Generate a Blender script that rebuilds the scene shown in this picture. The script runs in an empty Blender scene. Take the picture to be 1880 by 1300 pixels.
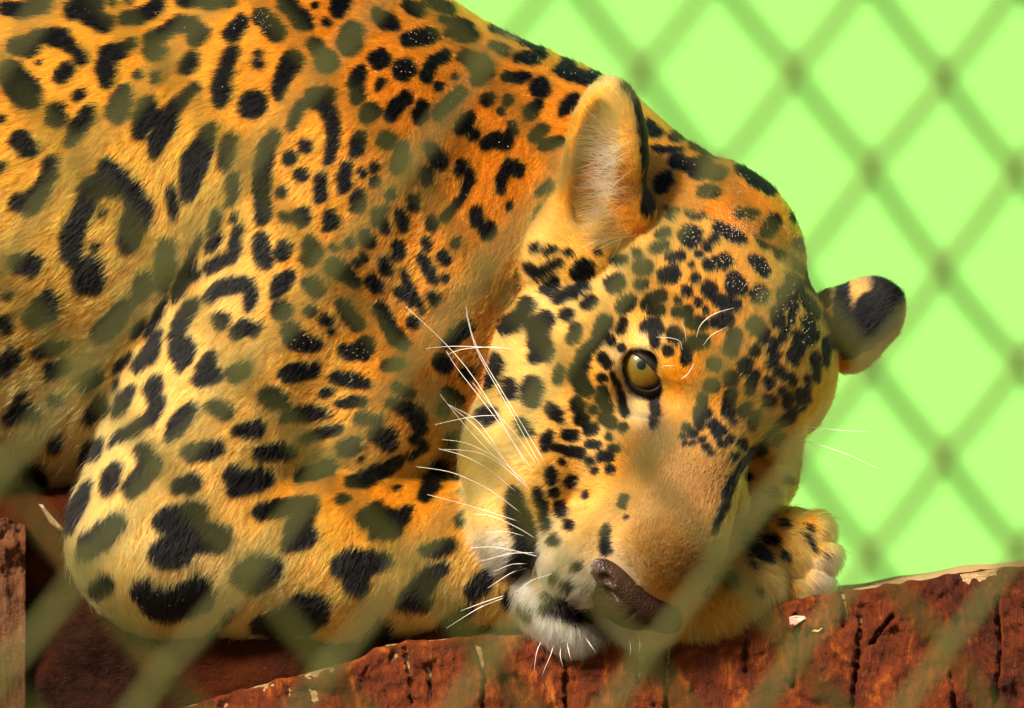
import bpy, math, random
import numpy as np
import openvdb as vdb
from mathutils import Vector
from mathutils.bvhtree import BVHTree

FUR = True            # strands on the coat
N_FUR = 430000

# ------------------------------------------------------------------ camera, light, exposure
S = 0.00027           # metres per photo pixel at the distance of the face
DIST = 4.0            # camera to face, metres
ZC = 0.45             # camera height
DP = DIST / S
scene = bpy.context.scene
COL = scene.collection

cam_d = bpy.data.cameras.new('camera')
cam = bpy.data.objects.new('camera', cam_d)
COL.objects.link(cam)
cam.location = (0, -DIST, ZC)
cam.rotation_euler = (math.radians(90), 0, 0)
cam_d.sensor_width = 36
cam_d.lens = 36 * DIST / (1880 * S)
cam_d.clip_start = 0.05
cam_d.clip_end = 500
cam_d.dof.use_dof = True
cam_d.dof.focus_distance = DIST - 0.012
cam_d.dof.aperture_fstop = cam_d.lens / 37.0
scene.camera = cam

SUN_DIR = Vector((-0.47, -0.62, 0.63)).normalized()     # towards the sun
world = bpy.data.worlds.new('World')
scene.world = world
world.use_nodes = True
wn = world.node_tree
bg = wn.nodes['Background']
sky = wn.nodes.new('ShaderNodeTexSky')
sky.sky_type = 'NISHITA'
sky.sun_disc = False
sky.sun_elevation = math.asin(SUN_DIR.z)
sky.sun_rotation = math.atan2(SUN_DIR.x, SUN_DIR.y)
sky.air_density = 1.0
sky.dust_density = 2.0
sky.ozone_density = 1.0
wn.links.new(sky.outputs['Color'], bg.inputs['Color'])
bg.inputs['Strength'].default_value = 0.05
sun_d = bpy.data.lights.new('sun', 'SUN')
sun = bpy.data.objects.new('sun', sun_d)
COL.objects.link(sun)
sun_d.energy = 5.0
sun_d.angle = math.radians(14)
sun_d.color = (1.0, 0.92, 0.80)
sun.rotation_euler = SUN_DIR.to_track_quat('Z', 'Y').to_euler()
scene.view_settings.view_transform = 'Standard'
scene.view_settings.look = 'None'
scene.view_settings.gamma = 1
scene.view_settings.exposure = 1.34
scene.cycles.max_bounces = 8
scene.cycles.transmission_bounces = 4
scene.cycles_curves.shape = 'RIBBONS'

rng = np.random.default_rng(7)
random.seed(7)

# ------------------------------------------------------------------ helpers
def W(px, py, z=0.0):
    """photo pixel at depth z (units of S, towards the camera) -> model units"""
    k = (DP - z) / DP
    return np.array([(px - 940) * k, (py - 650) * k, z], dtype=np.float64)

def to_world(U):
    U = np.asarray(U, dtype=np.float64)
    out = np.empty_like(U)
    out[..., 0] = U[..., 0] * S
    out[..., 1] = -U[..., 2] * S
    out[..., 2] = ZC - U[..., 1] * S
    return out

def to_px(U):
    k = (DP - U[..., 2]) / DP
    return 940 + U[..., 0] / k, 650 + U[..., 1] / k

def hash3(ix, iy, iz, seed):
    h = (ix.astype(np.int64) * 374761393 + iy.astype(np.int64) * 668265263 + iz.astype(np.int64) * 2147483647 + seed * 144665) & 0xffffffff
    h = ((h ^ (h >> 13)) * 1274126177) & 0xffffffff
    h = h ^ (h >> 16)
    return (h & 0xffffff).astype(np.float32) / 0xffffff

def vnoise(p, seed=0):
    p = np.asarray(p, dtype=np.float32)
    i = np.floor(p).astype(np.int32)
    f = p - i
    f = f * f * (3 - 2 * f)
    r = 0
    for dx in (0, 1):
        wx = f[..., 0] if dx else 1 - f[..., 0]
        for dy in (0, 1):
            wy = f[..., 1] if dy else 1 - f[..., 1]
            for dz in (0, 1):
                wz = f[..., 2] if dz else 1 - f[..., 2]
                r = r + wx * wy * wz * hash3(i[..., 0] + dx, i[..., 1] + dy, i[..., 2] + dz, seed)
    return r * 2 - 1

def fbm(p, oct=4, seed=0, gain=0.5):
    r, a, q = 0, 1.0, np.asarray(p, dtype=np.float32)
    for o in range(oct):
        r = r + a * vnoise(q, seed + o * 17)
        q = q * 2.03 + 11.3
        a *= gain
    return r

def tag(o, label=None, cat=None, group=None, kind=None):
    if label: o['label'] = label
    if cat: o['category'] = cat
    if group: o['group'] = group
    if kind: o['kind'] = kind
    return o

def link(name, me, mat, parent=None, smooth=True):
    o = bpy.data.objects.new(name, me)
    COL.objects.link(o)
    if mat is not None: me.materials.append(mat)
    if parent is not None: o.parent = parent
    if smooth and isinstance(me, bpy.types.Mesh):
        me.polygons.foreach_set('use_smooth', [True] * len(me.polygons))
    return o

def mesh_np(name, verts, faces):
    """verts Nx3 world, faces MxK int array"""
    me = bpy.data.meshes.new(name)
    faces = np.asarray(faces, dtype=np.int32)
    m, k = faces.shape
    me.vertices.add(len(verts))
    me.vertices.foreach_set('co', np.asarray(verts, dtype=np.float32).ravel())
    me.loops.add(m * k)
    me.loops.foreach_set('vertex_index', faces.ravel())
    me.polygons.add(m)
    me.polygons.foreach_set('loop_start', np.arange(0, m * k, k, dtype=np.int32))
    me.update(calc_edges=True)
    me.validate()
    return me

def mesh_pd(name, verts, faces):
    me = bpy.data.meshes.new(name)
    me.from_pydata([tuple(v) for v in verts], [], faces)
    me.update()
    return me

def empty(name, loc=(0, 0, 0)):
    o = bpy.data.objects.new(name, None)
    o.empty_display_size = 0.05
    COL.objects.link(o)
    o.location = loc
    return o

def tube(path, radii, sides=6):
    """closed tube along world points -> verts, faces (quads + fan caps)"""
    path = np.asarray(path, dtype=np.float64)
    n = len(path)
    tang = np.gradient(path, axis=0)
    tang /= np.linalg.norm(tang, axis=1)[:, None] + 1e-12
    ref = np.array([0.13, 0.97, 0.21])
    a = np.cross(tang, ref); a /= np.linalg.norm(a, axis=1)[:, None] + 1e-12
    b = np.cross(tang, a)
    ang = np.arange(sides) * 2 * np.pi / sides
    r = np.broadcast_to(np.asarray(radii, dtype=np.float64), (n,))
    V = path[:, None, :] + r[:, None, None] * (np.cos(ang)[None, :, None] * a[:, None, :] + np.sin(ang)[None, :, None] * b[:, None, :])
    V = V.reshape(-1, 3)
    F = []
    for i in range(n - 1):
        for j in range(sides):
            j2 = (j + 1) % sides
            F.append((i * sides + j, i * sides + j2, (i + 1) * sides + j2, (i + 1) * sides + j))
    F.append(tuple(range(sides - 1, -1, -1)))
    F.append(tuple((n - 1) * sides + j for j in range(sides)))
    return V, F

class NT:
    """small node-tree helper"""
    def __init__(self, name):
        self.m = bpy.data.materials.new(name)
        self.m.use_nodes = True
        self.t = self.m.node_tree
        self.t.nodes.clear()
        self.out = self.t.nodes.new('ShaderNodeOutputMaterial')
    def n(self, typ, **kw):
        nd = self.t.nodes.new(typ)
        for k, v in kw.items():
            if k in nd.inputs.keys() if isinstance(k, str) and k[0].isupper() else False:
                self.set(nd.inputs[k], v)
            elif k.startswith('i_'):
                self.set(nd.inputs[int(k[2:])], v)
            else:
                setattr(nd, k, v)
        return nd
    def set(self, sock, v):
        if isinstance(v, bpy.types.NodeSocket): self.t.links.new(v, sock)
        else: sock.default_value = v
    def noise(self, scale, detail=5, rough=0.6, vec=None, dist=0.0):
        nd = self.n('ShaderNodeTexNoise', Scale=scale, Detail=detail, Roughness=rough, Distortion=dist)
        if vec is not None: self.set(nd.inputs['Vector'], vec)
        return nd.outputs['Fac']
    def ramp(self, fac, stops, interp='LINEAR'):
        nd = self.n('ShaderNodeValToRGB')
        nd.color_ramp.interpolation = interp
        el = nd.color_ramp.elements
        while len(el) < len(stops): el.new(0.5)
        for e, (p, c) in zip(el, stops):
            e.position = p
            e.color = (c[0], c[1], c[2], 1) if not isinstance(c, (int, float)) else (c, c, c, 1)
        self.set(nd.inputs['Fac'], fac)
        return nd.outputs['Color']
    def mix(self, fac, a, b, mode='MIX'):
        nd = self.n('ShaderNodeMix', data_type='RGBA', blend_type=mode)
        self.set(nd.inputs[0], fac)
        for s, v in ((6, a), (7, b)):
            if isinstance(v, tuple) and len(v) == 3: v = (*v, 1)
            self.set(nd.inputs[s], v)
        return nd.outputs[2]
    def math(self, op, a, b=0.0):
        nd = self.n('ShaderNodeMath', operation=op)
        self.set(nd.inputs[0], a); self.set(nd.inputs[1], b)
        return nd.outputs[0]
    def obj(self, scale=(1, 1, 1), rot=(0, 0, 0)):
        tc = self.n('ShaderNodeTexCoord')
        mp = self.n('ShaderNodeMapping')
        mp.inputs['Scale'].default_value = scale
        mp.inputs['Rotation'].default_value = rot
        self.t.links.new(tc.outputs['Object'], mp.inputs['Vector'])
        return mp.outputs['Vector']
    def bump(self, h, strength=0.3, dist=0.002):
        nd = self.n('ShaderNodeBump', Strength=strength, Distance=dist)
        self.set(nd.inputs['Height'], h)
        return nd.outputs['Normal']
    def pbr(self, color, rough=0.6, normal=None, **kw):
        p = self.n('ShaderNodeBsdfPrincipled')
        if isinstance(color, tuple) and len(color) == 3: color = (*color, 1)
        self.set(p.inputs['Base Color'], color)
        self.set(p.inputs['Roughness'], rough)
        for k, v in kw.items(): self.set(p.inputs[k.replace('_', ' ')], v)
        if normal is not None: self.set(p.inputs['Normal'], normal)
        self.t.links.new(p.outputs[0], self.out.inputs['Surface'])
        return p

# ------------------------------------------------------------------ materials
def mat_attr_skin():
    n = NT('coat_skin')
    a = n.n('ShaderNodeAttribute', attribute_name='coat')
    n.pbr(a.outputs['Color'], 0.85, Specular_IOR_Level=0.15)
    return n.m

def mat_fur():
    n = NT('fur_strand')
    a = n.n('ShaderNodeAttribute', attribute_name='coat')
    h = n.n('ShaderNodeBsdfHairPrincipled')
    h.parametrization = 'COLOR'
    n.set(h.inputs['Color'], a.outputs['Color'])
    h.inputs['Roughness'].default_value = 0.42
    h.inputs['Radial Roughness'].default_value = 0.55
    h.inputs['Coat'].default_value = 0.0
    lum = n.n('ShaderNodeSeparateColor'); n.set(lum.inputs[0], a.outputs['Color'])
    mr = n.n('ShaderNodeMapRange'); n.set(mr.inputs[0], lum.outputs[0])
    mr.inputs[1].default_value = 0.01; mr.inputs[2].default_value = 0.12; mr.inputs[3].default_value = 1.18; mr.inputs[4].default_value = 1.33
    n.set(h.inputs['IOR'], mr.outputs[0])
    h.inputs['Random Roughness'].default_value = 0.2
    n.t.links.new(h.outputs[0], n.out.inputs['Surface'])
    return n.m

def mat_wall():
    n = NT('green_render')
    v = n.obj()
    f = n.noise(1.3, 3, 0.5, v)
    c = n.ramp(f, [(0.3, (0.146, 0.39, 0.065)), (0.7, (0.158, 0.43, 0.071))])
    g = n.noise(160, 4, 0.6, v)
    n.pbr(c, 0.8, n.bump(g, 0.2, 0.002))
    return n.m

def mat_wire(name, c1, c2):
    n = NT(name)
    v = n.obj()
    f = n.noise(90, 4, 0.6, v)
    n.pbr(n.ramp(f, [(0.35, c1), (0.7, c2)]), 0.6, n.bump(f, 0.2, 0.0006), Specular_IOR_Level=0.2)
    return n.m

def mat_bark():
    n = NT('red_bark')
    v = n.obj((1, 1, 0.45))
    big = n.noise(16, 6, 0.62, v, 0.6)
    mid = n.noise(60, 8, 0.68, v, 1.2)
    fine = n.noise(420, 6, 0.7, v, 0.4)
    c = n.ramp(mid, [(0.32, (0.010, 0.0025, 0.001)), (0.45, (0.060, 0.008, 0.001)), (0.55, (0.135, 0.022, 0.002)), (0.64, (0.34, 0.085, 0.006)), (0.76, (0.50, 0.21, 0.035))])
    dark = n.ramp(big, [(0.34, (0.018, 0.005, 0.002)), (0.47, (0.08, 0.015, 0.0025)), (0.66, (0.16, 0.036, 0.004))])
    c = n.mix(0.45, c, dark)
    c = n.mix(n.ramp(fine, [(0.60, 0.0), (0.75, 0.4)]), c, (0.30, 0.12, 0.035))
    rough = n.ramp(mid, [(0.3, 0.45), (0.7, 0.65)])
    tiny = n.noise(1300, 4, 0.7, v)
    hh = n.math('ADD', n.math('ADD', n.math('MULTIPLY', mid, 0.7), n.math('MULTIPLY', fine, 0.5)), n.math('MULTIPLY', tiny, 0.15))
    n.pbr(c, rough, n.bump(hh, 1.0, 0.005), Specular_IOR_Level=0.12)
    return n.m

def mat_wood(name, dark, light, grain=(3, 60, 60), rough=0.7, dirt=None):
    n = NT(name)
    v = n.obj(grain)
    g = n.noise(5, 8, 0.65, v, 0.8)
    c = n.ramp(g, [(0.3, dark), (0.7, light)])
    v2 = n.obj()
    sp = n.noise(330, 5, 0.7, v2)
    if dirt:
        d = n.noise(9, 4, 0.6, v2, 0.7)
        c = n.mix(n.ramp(d, [(0.42, 0.0), (0.62, 0.85)]), c, dirt)
    c = n.mix(n.ramp(sp, [(0.62, 0.0), (0.75, 0.5)]), c, tuple(min(1, x * 2.2 + 0.03) for x in light))
    n.pbr(c, rough, n.bump(n.math('ADD', g, sp), 0.8, 0.003), Specular_IOR_Level=0.03)
    return n.m

# ------------------------------------------------------------------ the setting: ground and wall
def build_setting():
    n = NT('packed_soil')
    v = n.obj()
    f = n.noise(6, 6, 0.65, v)
    c = n.ramp(f, [(0.3, (0.10, 0.075, 0.045)), (0.7, (0.22, 0.17, 0.10))])
    n.pbr(c, 0.95, n.bump(n.noise(70, 5, 0.7, v), 0.5, 0.01))
    e = 60.0
    g = mesh_pd('ground', [(-e, -e, 0), (e, -e, 0), (e, e, 0), (-e, e, 0)], [(0, 1, 2, 3)])
    tag(link('ground', g, n.m, smooth=False), kind='structure')
    # rendered garden wall behind the enclosure
    x0, x1, y0, y1, h = -7.0, 7.0, 3.3, 3.52, 2.6
    vs = [(x, y, z) for z in (-0.02, h) for (x, y) in ((x0, y0), (x1, y0), (x1, y1), (x0, y1))]
    fs = [(0, 1, 5, 4), (1, 2, 6, 5), (2, 3, 7, 6), (3, 0, 4, 7), (4, 5, 6, 7)]
    w = link('garden_wall', mesh_pd('garden_wall', vs, fs), mat_wall(), smooth=False)
    tag(w, 'plain bright light green painted wall behind the enclosure', 'wall')

# ------------------------------------------------------------------ chain link fences
def chain_fence(name, label, mat):
    """every wire is one zigzag hooked into its neighbours; the fence stands askew to the camera"""
    d0, psi, roll = 2.75, 0.5096, 0.0077
    a, b, u0, v0 = 0.03066, 0.03362, 0.1741, -0.1043          # half a mesh across and up, place of one knot
    wire_r, wob = 0.0022, 0.02
    root = empty(name, (0, -DIST + d0, ZC))
    root.rotation_euler = (0, -roll, psi)
    tag(root, label, 'fence')
    jlo = int(math.floor((-ZC + 0.012 - v0) / b)); jhi = int(math.ceil((0.85 - v0) / b))
    knots = {}
    for i in range(-34, 18):
        for j in range(jlo, jhi + 2):
            r_ = random.Random(i * 977 + j * 131)
            knots[i, j] = (u0 + (i + r_.uniform(-wob, wob) * 2) * a, v0 + (j + r_.uniform(-wob, wob) * 2) * b)
    for i in range(-34, 17):
        pts = []
        for j in range(jlo, jhi + 1):
            left = (i + j) % 2 == 0
            s = 1 if left else -1                    # from a left knot the wire rises to the right, on the camera's side
            x0, z0 = knots[(i if left else i + 1), j]
            x1, z1 = knots[(i + 1 if left else i), j + 1]
            for t in (0.0, 0.05, 0.13, 0.3, 0.5, 0.7, 0.87, 0.95):
                hook = wire_r * 0.9 * (max(0, (t - 0.9) / 0.1) - max(0, 1 - t / 0.1)) * s
                pts.append((x0 + (x1 - x0) * t + hook, -s * wire_r * 1.1 * min(1.0, math.sin(math.pi * t) * 1.7), z0 + (z1 - z0) * t))
        V, F = tube(np.array(pts), wire_r, 8)
        link('wire', mesh_pd('wire', V, F), mat, root)
    return root

# ------------------------------------------------------------------ signed distance modelling
def smin(a, b, k):
    h = np.clip(0.5 + 0.5 * (b - a) / k, 0, 1)
    return b * (1 - h) + a * h - k * h * (1 - h)

def smax(a, b, k):
    return -smin(-a, -b, k)

def ell(p, c, r, M=None):
    q = p - np.asarray(c, dtype=np.float32)
    if M is not None: q = q @ np.asarray(M, dtype=np.float32)
    r = np.asarray(r, dtype=np.float32)
    q = q / r
    k0 = np.sqrt((q * q).sum(-1)) + 1e-6
    q = q / r
    k1 = np.sqrt((q * q).sum(-1)) + 1e-9
    return k0 * (k0 - 1) / k1

def rcone(p, a, b, ra, rb):
    a = np.asarray(a, dtype=np.float32); b = np.asarray(b, dtype=np.float32)
    ab = b - a
    t = np.clip(((p - a) @ ab) / float(ab @ ab), 0, 1)
    d = p - a - t[..., None] * ab
    return np.sqrt((d * d).sum(-1)) - (ra + (rb - ra) * t)

def axes(up, out):
    """columns: side, up, out (orthonormal)"""
    up = np.asarray(up, float); out = np.asarray(out, float)
    out = out / np.linalg.norm(out)
    up = up - out * (up @ out); up /= np.linalg.norm(up)
    return np.stack([np.cross(up, out), up, out], axis=1)

# head frame: columns animal-left, up, forward in model units (x right, y down, z to camera)
HR = np.array([[0.68989, 0.69142, 0.21443], [0.52497, -0.68180, 0.50947], [-0.49846, 0.23891, 0.83335]])
HO = W(1264, 783, 0)
def HL(x, y, z):
    return HO + HR @ np.array([x, y, z], float)
def to_head(U):
    return (U - HO) @ HR

# ------------------------------------------------------------------ jaguar: shape
EYE_C = None
def head_sdf(p):
    L = to_head(p).astype(np.float32)
    A = L.copy(); A[..., 0] = np.abs(A[..., 0])
    d = ell(L, (0, 122, -190), (268, 188, 250))                      # cranium
    d = smin(d, ell(L, (0, 105, -40), (150, 95, 130)), 60)           # forehead
    d = smin(d, ell(A, (195, -70, -110), (115, 125, 175)), 60)       # cheekbone
    d = smin(d, ell(A, (205, -60, -175), (135, 150, 165)), 50)       # cheek ruff
    d = smin(d, ell(A, (165, -225, -60), (120, 145, 165)), 60)       # jaw muscle
    d = smin(d, ell(A, (85, -90, 55), (95, 105, 112)), 40)           # flesh beside the nose
    d = smin(d, ell(A, (118, 82, 0), (72, 42, 62)), 40)              # brow
    d = smin(d, rcone(L, (0, 40, 15), (0, -112, 246), 92, 88), 45)    # bridge of the nose
    d = smin(d, ell(L, (0, -185, 160), (122, 110, 150)), 45)         # muzzle
    d = smin(d, ell(L, (0, -156, 226), (104, 60, 98)), 30)            # snout above the nose leather
    d = smin(d, ell(A, (80, -262, 198), (84, 78, 92)), 40)           # whisker pads
    d = smin(d, ell(A, (148, -322, 45), (86, 95, 115)), 40)          # jowls
    d = smin(d, rcone(A, (80, -355, -60), (25, -378, 125), 85, 60), 40)   # lower jaw
    d = smin(d, ell(L, (0, -378, 160), (84, 54, 88)), 34)            # chin
    # eye hollows, mouth line, groove under the nose
    d = smax(d, -ell(A, (158, 14, 52), (58, 40, 46)), 26)
    d = smax(d, -ell(A, (60, -346, 240), (110, 6, 85)), 12)
    d = smax(d, -ell(L, (0, -315, 312), (6, 45, 26)), 8)
    # lids: shell round the eyeball with an almond opening
    return d

def ears_sdf(p):
    # near ear: an upright cup opening towards the camera
    Mn = axes((0.13, -1.0, 0.0), (-0.50, 0.05, 0.86))
    c = W(1112, 305, -5)
    e = ell(p, c, (76, 158, 58), Mn)
    e = smin(e, ell(p, W(1112, 400, -40), (100, 75, 70), Mn), 30)
    e = smin(e, ell(p, W(1045, 480, -45), (108, 116, 100)), 50)        # ruff below the ear
    cut = ell(p, c + Mn @ np.array([4, 6, 48]), (52, 128, 58), Mn)
    e = smax(e, -cut, 14)
    # far ear: seen from behind
    Mf = axes((0.80, -0.60, -0.1), (0.35, 0.30, -0.88))
    cf = W(1585, 582, -235)
    f = ell(p, cf, (70, 80, 46), Mf)
    f = smin(f, ell(p, W(1535, 610, -225), (84, 64, 60), Mf), 34)
    cut = ell(p, cf + Mf @ np.array([0, 6, 40]), (50, 66, 46), Mf)
    f = smax(f, -cut, 12)
    return np.minimum(e, f)

def body_sdf(p):
    A = W(520, 330, -350); Mm = W(950, 432, -340); N = W(1275, 490, -215); Bk = W(-450, 380, -390)
    d = rcone(p, A, Bk, 448, 490)
    d = smin(d, rcone(p, A, Mm, 448, 336), 40)
    d = smin(d, rcone(p, Mm, N, 336, 205), 40)
    d = smin(d, rcone(p, W(800, 480, -160), W(850, 780, -240), 225, 155), 70)          # throat and chest
    d = smin(d, rcone(p, W(-450, 615, -345), W(200, 620, -335), 305, 285), 60)           # belly
    d = smin(d, ell(p, W(655, 710, -70), (190, 215, 165)), 60)
    arm = rcone(p, W(640, 300, -145), W(322, 978, -40), 262, 190)                       # shoulder to elbow
    d = smin(d, arm, 34)
    fore = rcone(p, W(310, 985, -20), W(620, 1010, -40), 176, 165)
    fore = smin(fore, rcone(p, W(620, 1010, -40), W(960, 1035, -70), 165, 128), 20)
    fore = smin(fore, rcone(p, W(960, 1035, -70), W(1200, 1085, -70), 128, 100), 20)
    d = smin(d, fore, 22)
    # wrist and near paw lump, hanging over the slab
    paw = ell(p, W(1320, 1085, 5), (118, 100, 100))
    paw = smin(paw, ell(p, W(1250, 1120, 10), (70, 68, 80)), 30)
    d = smin(d, paw, 24)
    # other paw behind it
    q = ell(p, W(1428, 1024, -95), (97, 92, 100))
    for (x, y, z, r) in ((1490, 978, -70, 34), (1502, 1020, -55, 34), (1490, 1062, -50, 34), (1455, 1085, -40, 34)):
        q = smin(q, ell(p, W(x, y, z), (r * 1.08, r * 1.02, r * 1.5)), 9)
    q = smin(q, rcone(p, W(1380, 1030, -120), W(1050, 1040, -190), 85, 100), 30)
    d = smin(d, q, 12)
    return d

def jag_sdf(p, parts=False):
    b = body_sdf(p)
    h = np.full(len(p), 1e3, dtype=np.float32)
    c = W(1290, 660, -60)
    near = ((p - c.astype(np.float32)) ** 2).sum(-1) < 800 ** 2
    q = p[near]
    if len(q):
        hh = head_sdf(q)
        hh = smin(hh, ears_sdf(q), 10)
        h[near] = hh
    # the nape grows out of the skull; the face lies on top of the arm
    d = smin(b, h, 26)
    # sockets for the eyeballs, carved last
    if len(q):
        dd = d[near]
        ec = eye_center(-1)
        dd = smax(dd, -(np.sqrt(((q - ec) ** 2).sum(-1)) - EYE_R * 1.02), 3)
        dd = smax(dd, -rcone(q, W(1177, 676, 60).astype(np.float32), W(1175, 672, 230).astype(np.float32), 35, 38), 8)
        d[near] = dd
    if parts: return d, h < b
    return d

EYE_R = 58.0
def eye_center(sgn):
    # near eye: iris at photo pixel (1177, 671); the other one mirrored in the head frame
    c = W(1183, 676, 42)
    l = (c - HO) @ HR
    l[0] = sgn * abs(l[0])
    return (HO + HR @ l).astype(np.float32)

VOX = 4.6
def build_body_mesh():
    lo = np.array([-1950., -860., -900.]); hi = np.array([780., 700., 330.])
    bs = 8
    nb = np.ceil((hi - lo) / (VOX * bs)).astype(int)
    n = nb * bs
    gx = [lo[a] + (np.arange(nb[a]) + 0.5) * bs * VOX for a in range(3)]
    C = np.stack(np.meshgrid(*gx, indexing='ij'), -1).reshape(-1, 3).astype(np.float32)
    dc = jag_sdf(C)
    act = np.abs(dc) < bs * VOX * 1.25
    full = np.repeat(np.repeat(np.repeat(np.where(dc > 0, 60, -60).astype(np.float32).reshape(nb), bs, 0), bs, 1), bs, 2)
    off = (np.stack(np.meshgrid(*[np.arange(bs)] * 3, indexing='ij'), -1).reshape(-1, 3) - (bs - 1) / 2)
    idx = np.argwhere(act.reshape(nb))
    CH = 900
    for i in range(0, len(idx), CH):
        bi = idx[i:i + CH]
        cen = lo + (bi + 0.5) * bs * VOX
        P = (cen[:, None, :] + off[None] * VOX).reshape(-1, 3).astype(np.float32)
        d = jag_sdf(P).reshape(-1, bs, bs, bs)
        for b, v in zip(bi, d):
            full[b[0] * bs:(b[0] + 1) * bs, b[1] * bs:(b[1] + 1) * bs, b[2] * bs:(b[2] + 1) * bs] = v
    grid = vdb.FloatGrid(60.0)
    grid.copyFromArray(full)
    pts, quads = grid.convertToQuads(0.0)
    U = lo + (np.asarray(pts, dtype=np.float64) + 0.5) * VOX
    # one relaxation against the true field for crisp positions
    p = U.astype(np.float32)
    e = 1.5
    for it in range(2):
        d = jag_sdf(p)
        g = np.stack([jag_sdf(p + np.eye(3, dtype=np.float32)[a] * e) - d for a in range(3)], -1) / e
        gl = (g * g).sum(-1) + 1e-4
        stp = np.clip(d / gl, -3, 3)
        p = p - g * stp[:, None]
    nrm = g / np.sqrt(gl)[:, None]
    return p.astype(np.float64), np.asarray(quads), nrm

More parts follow.
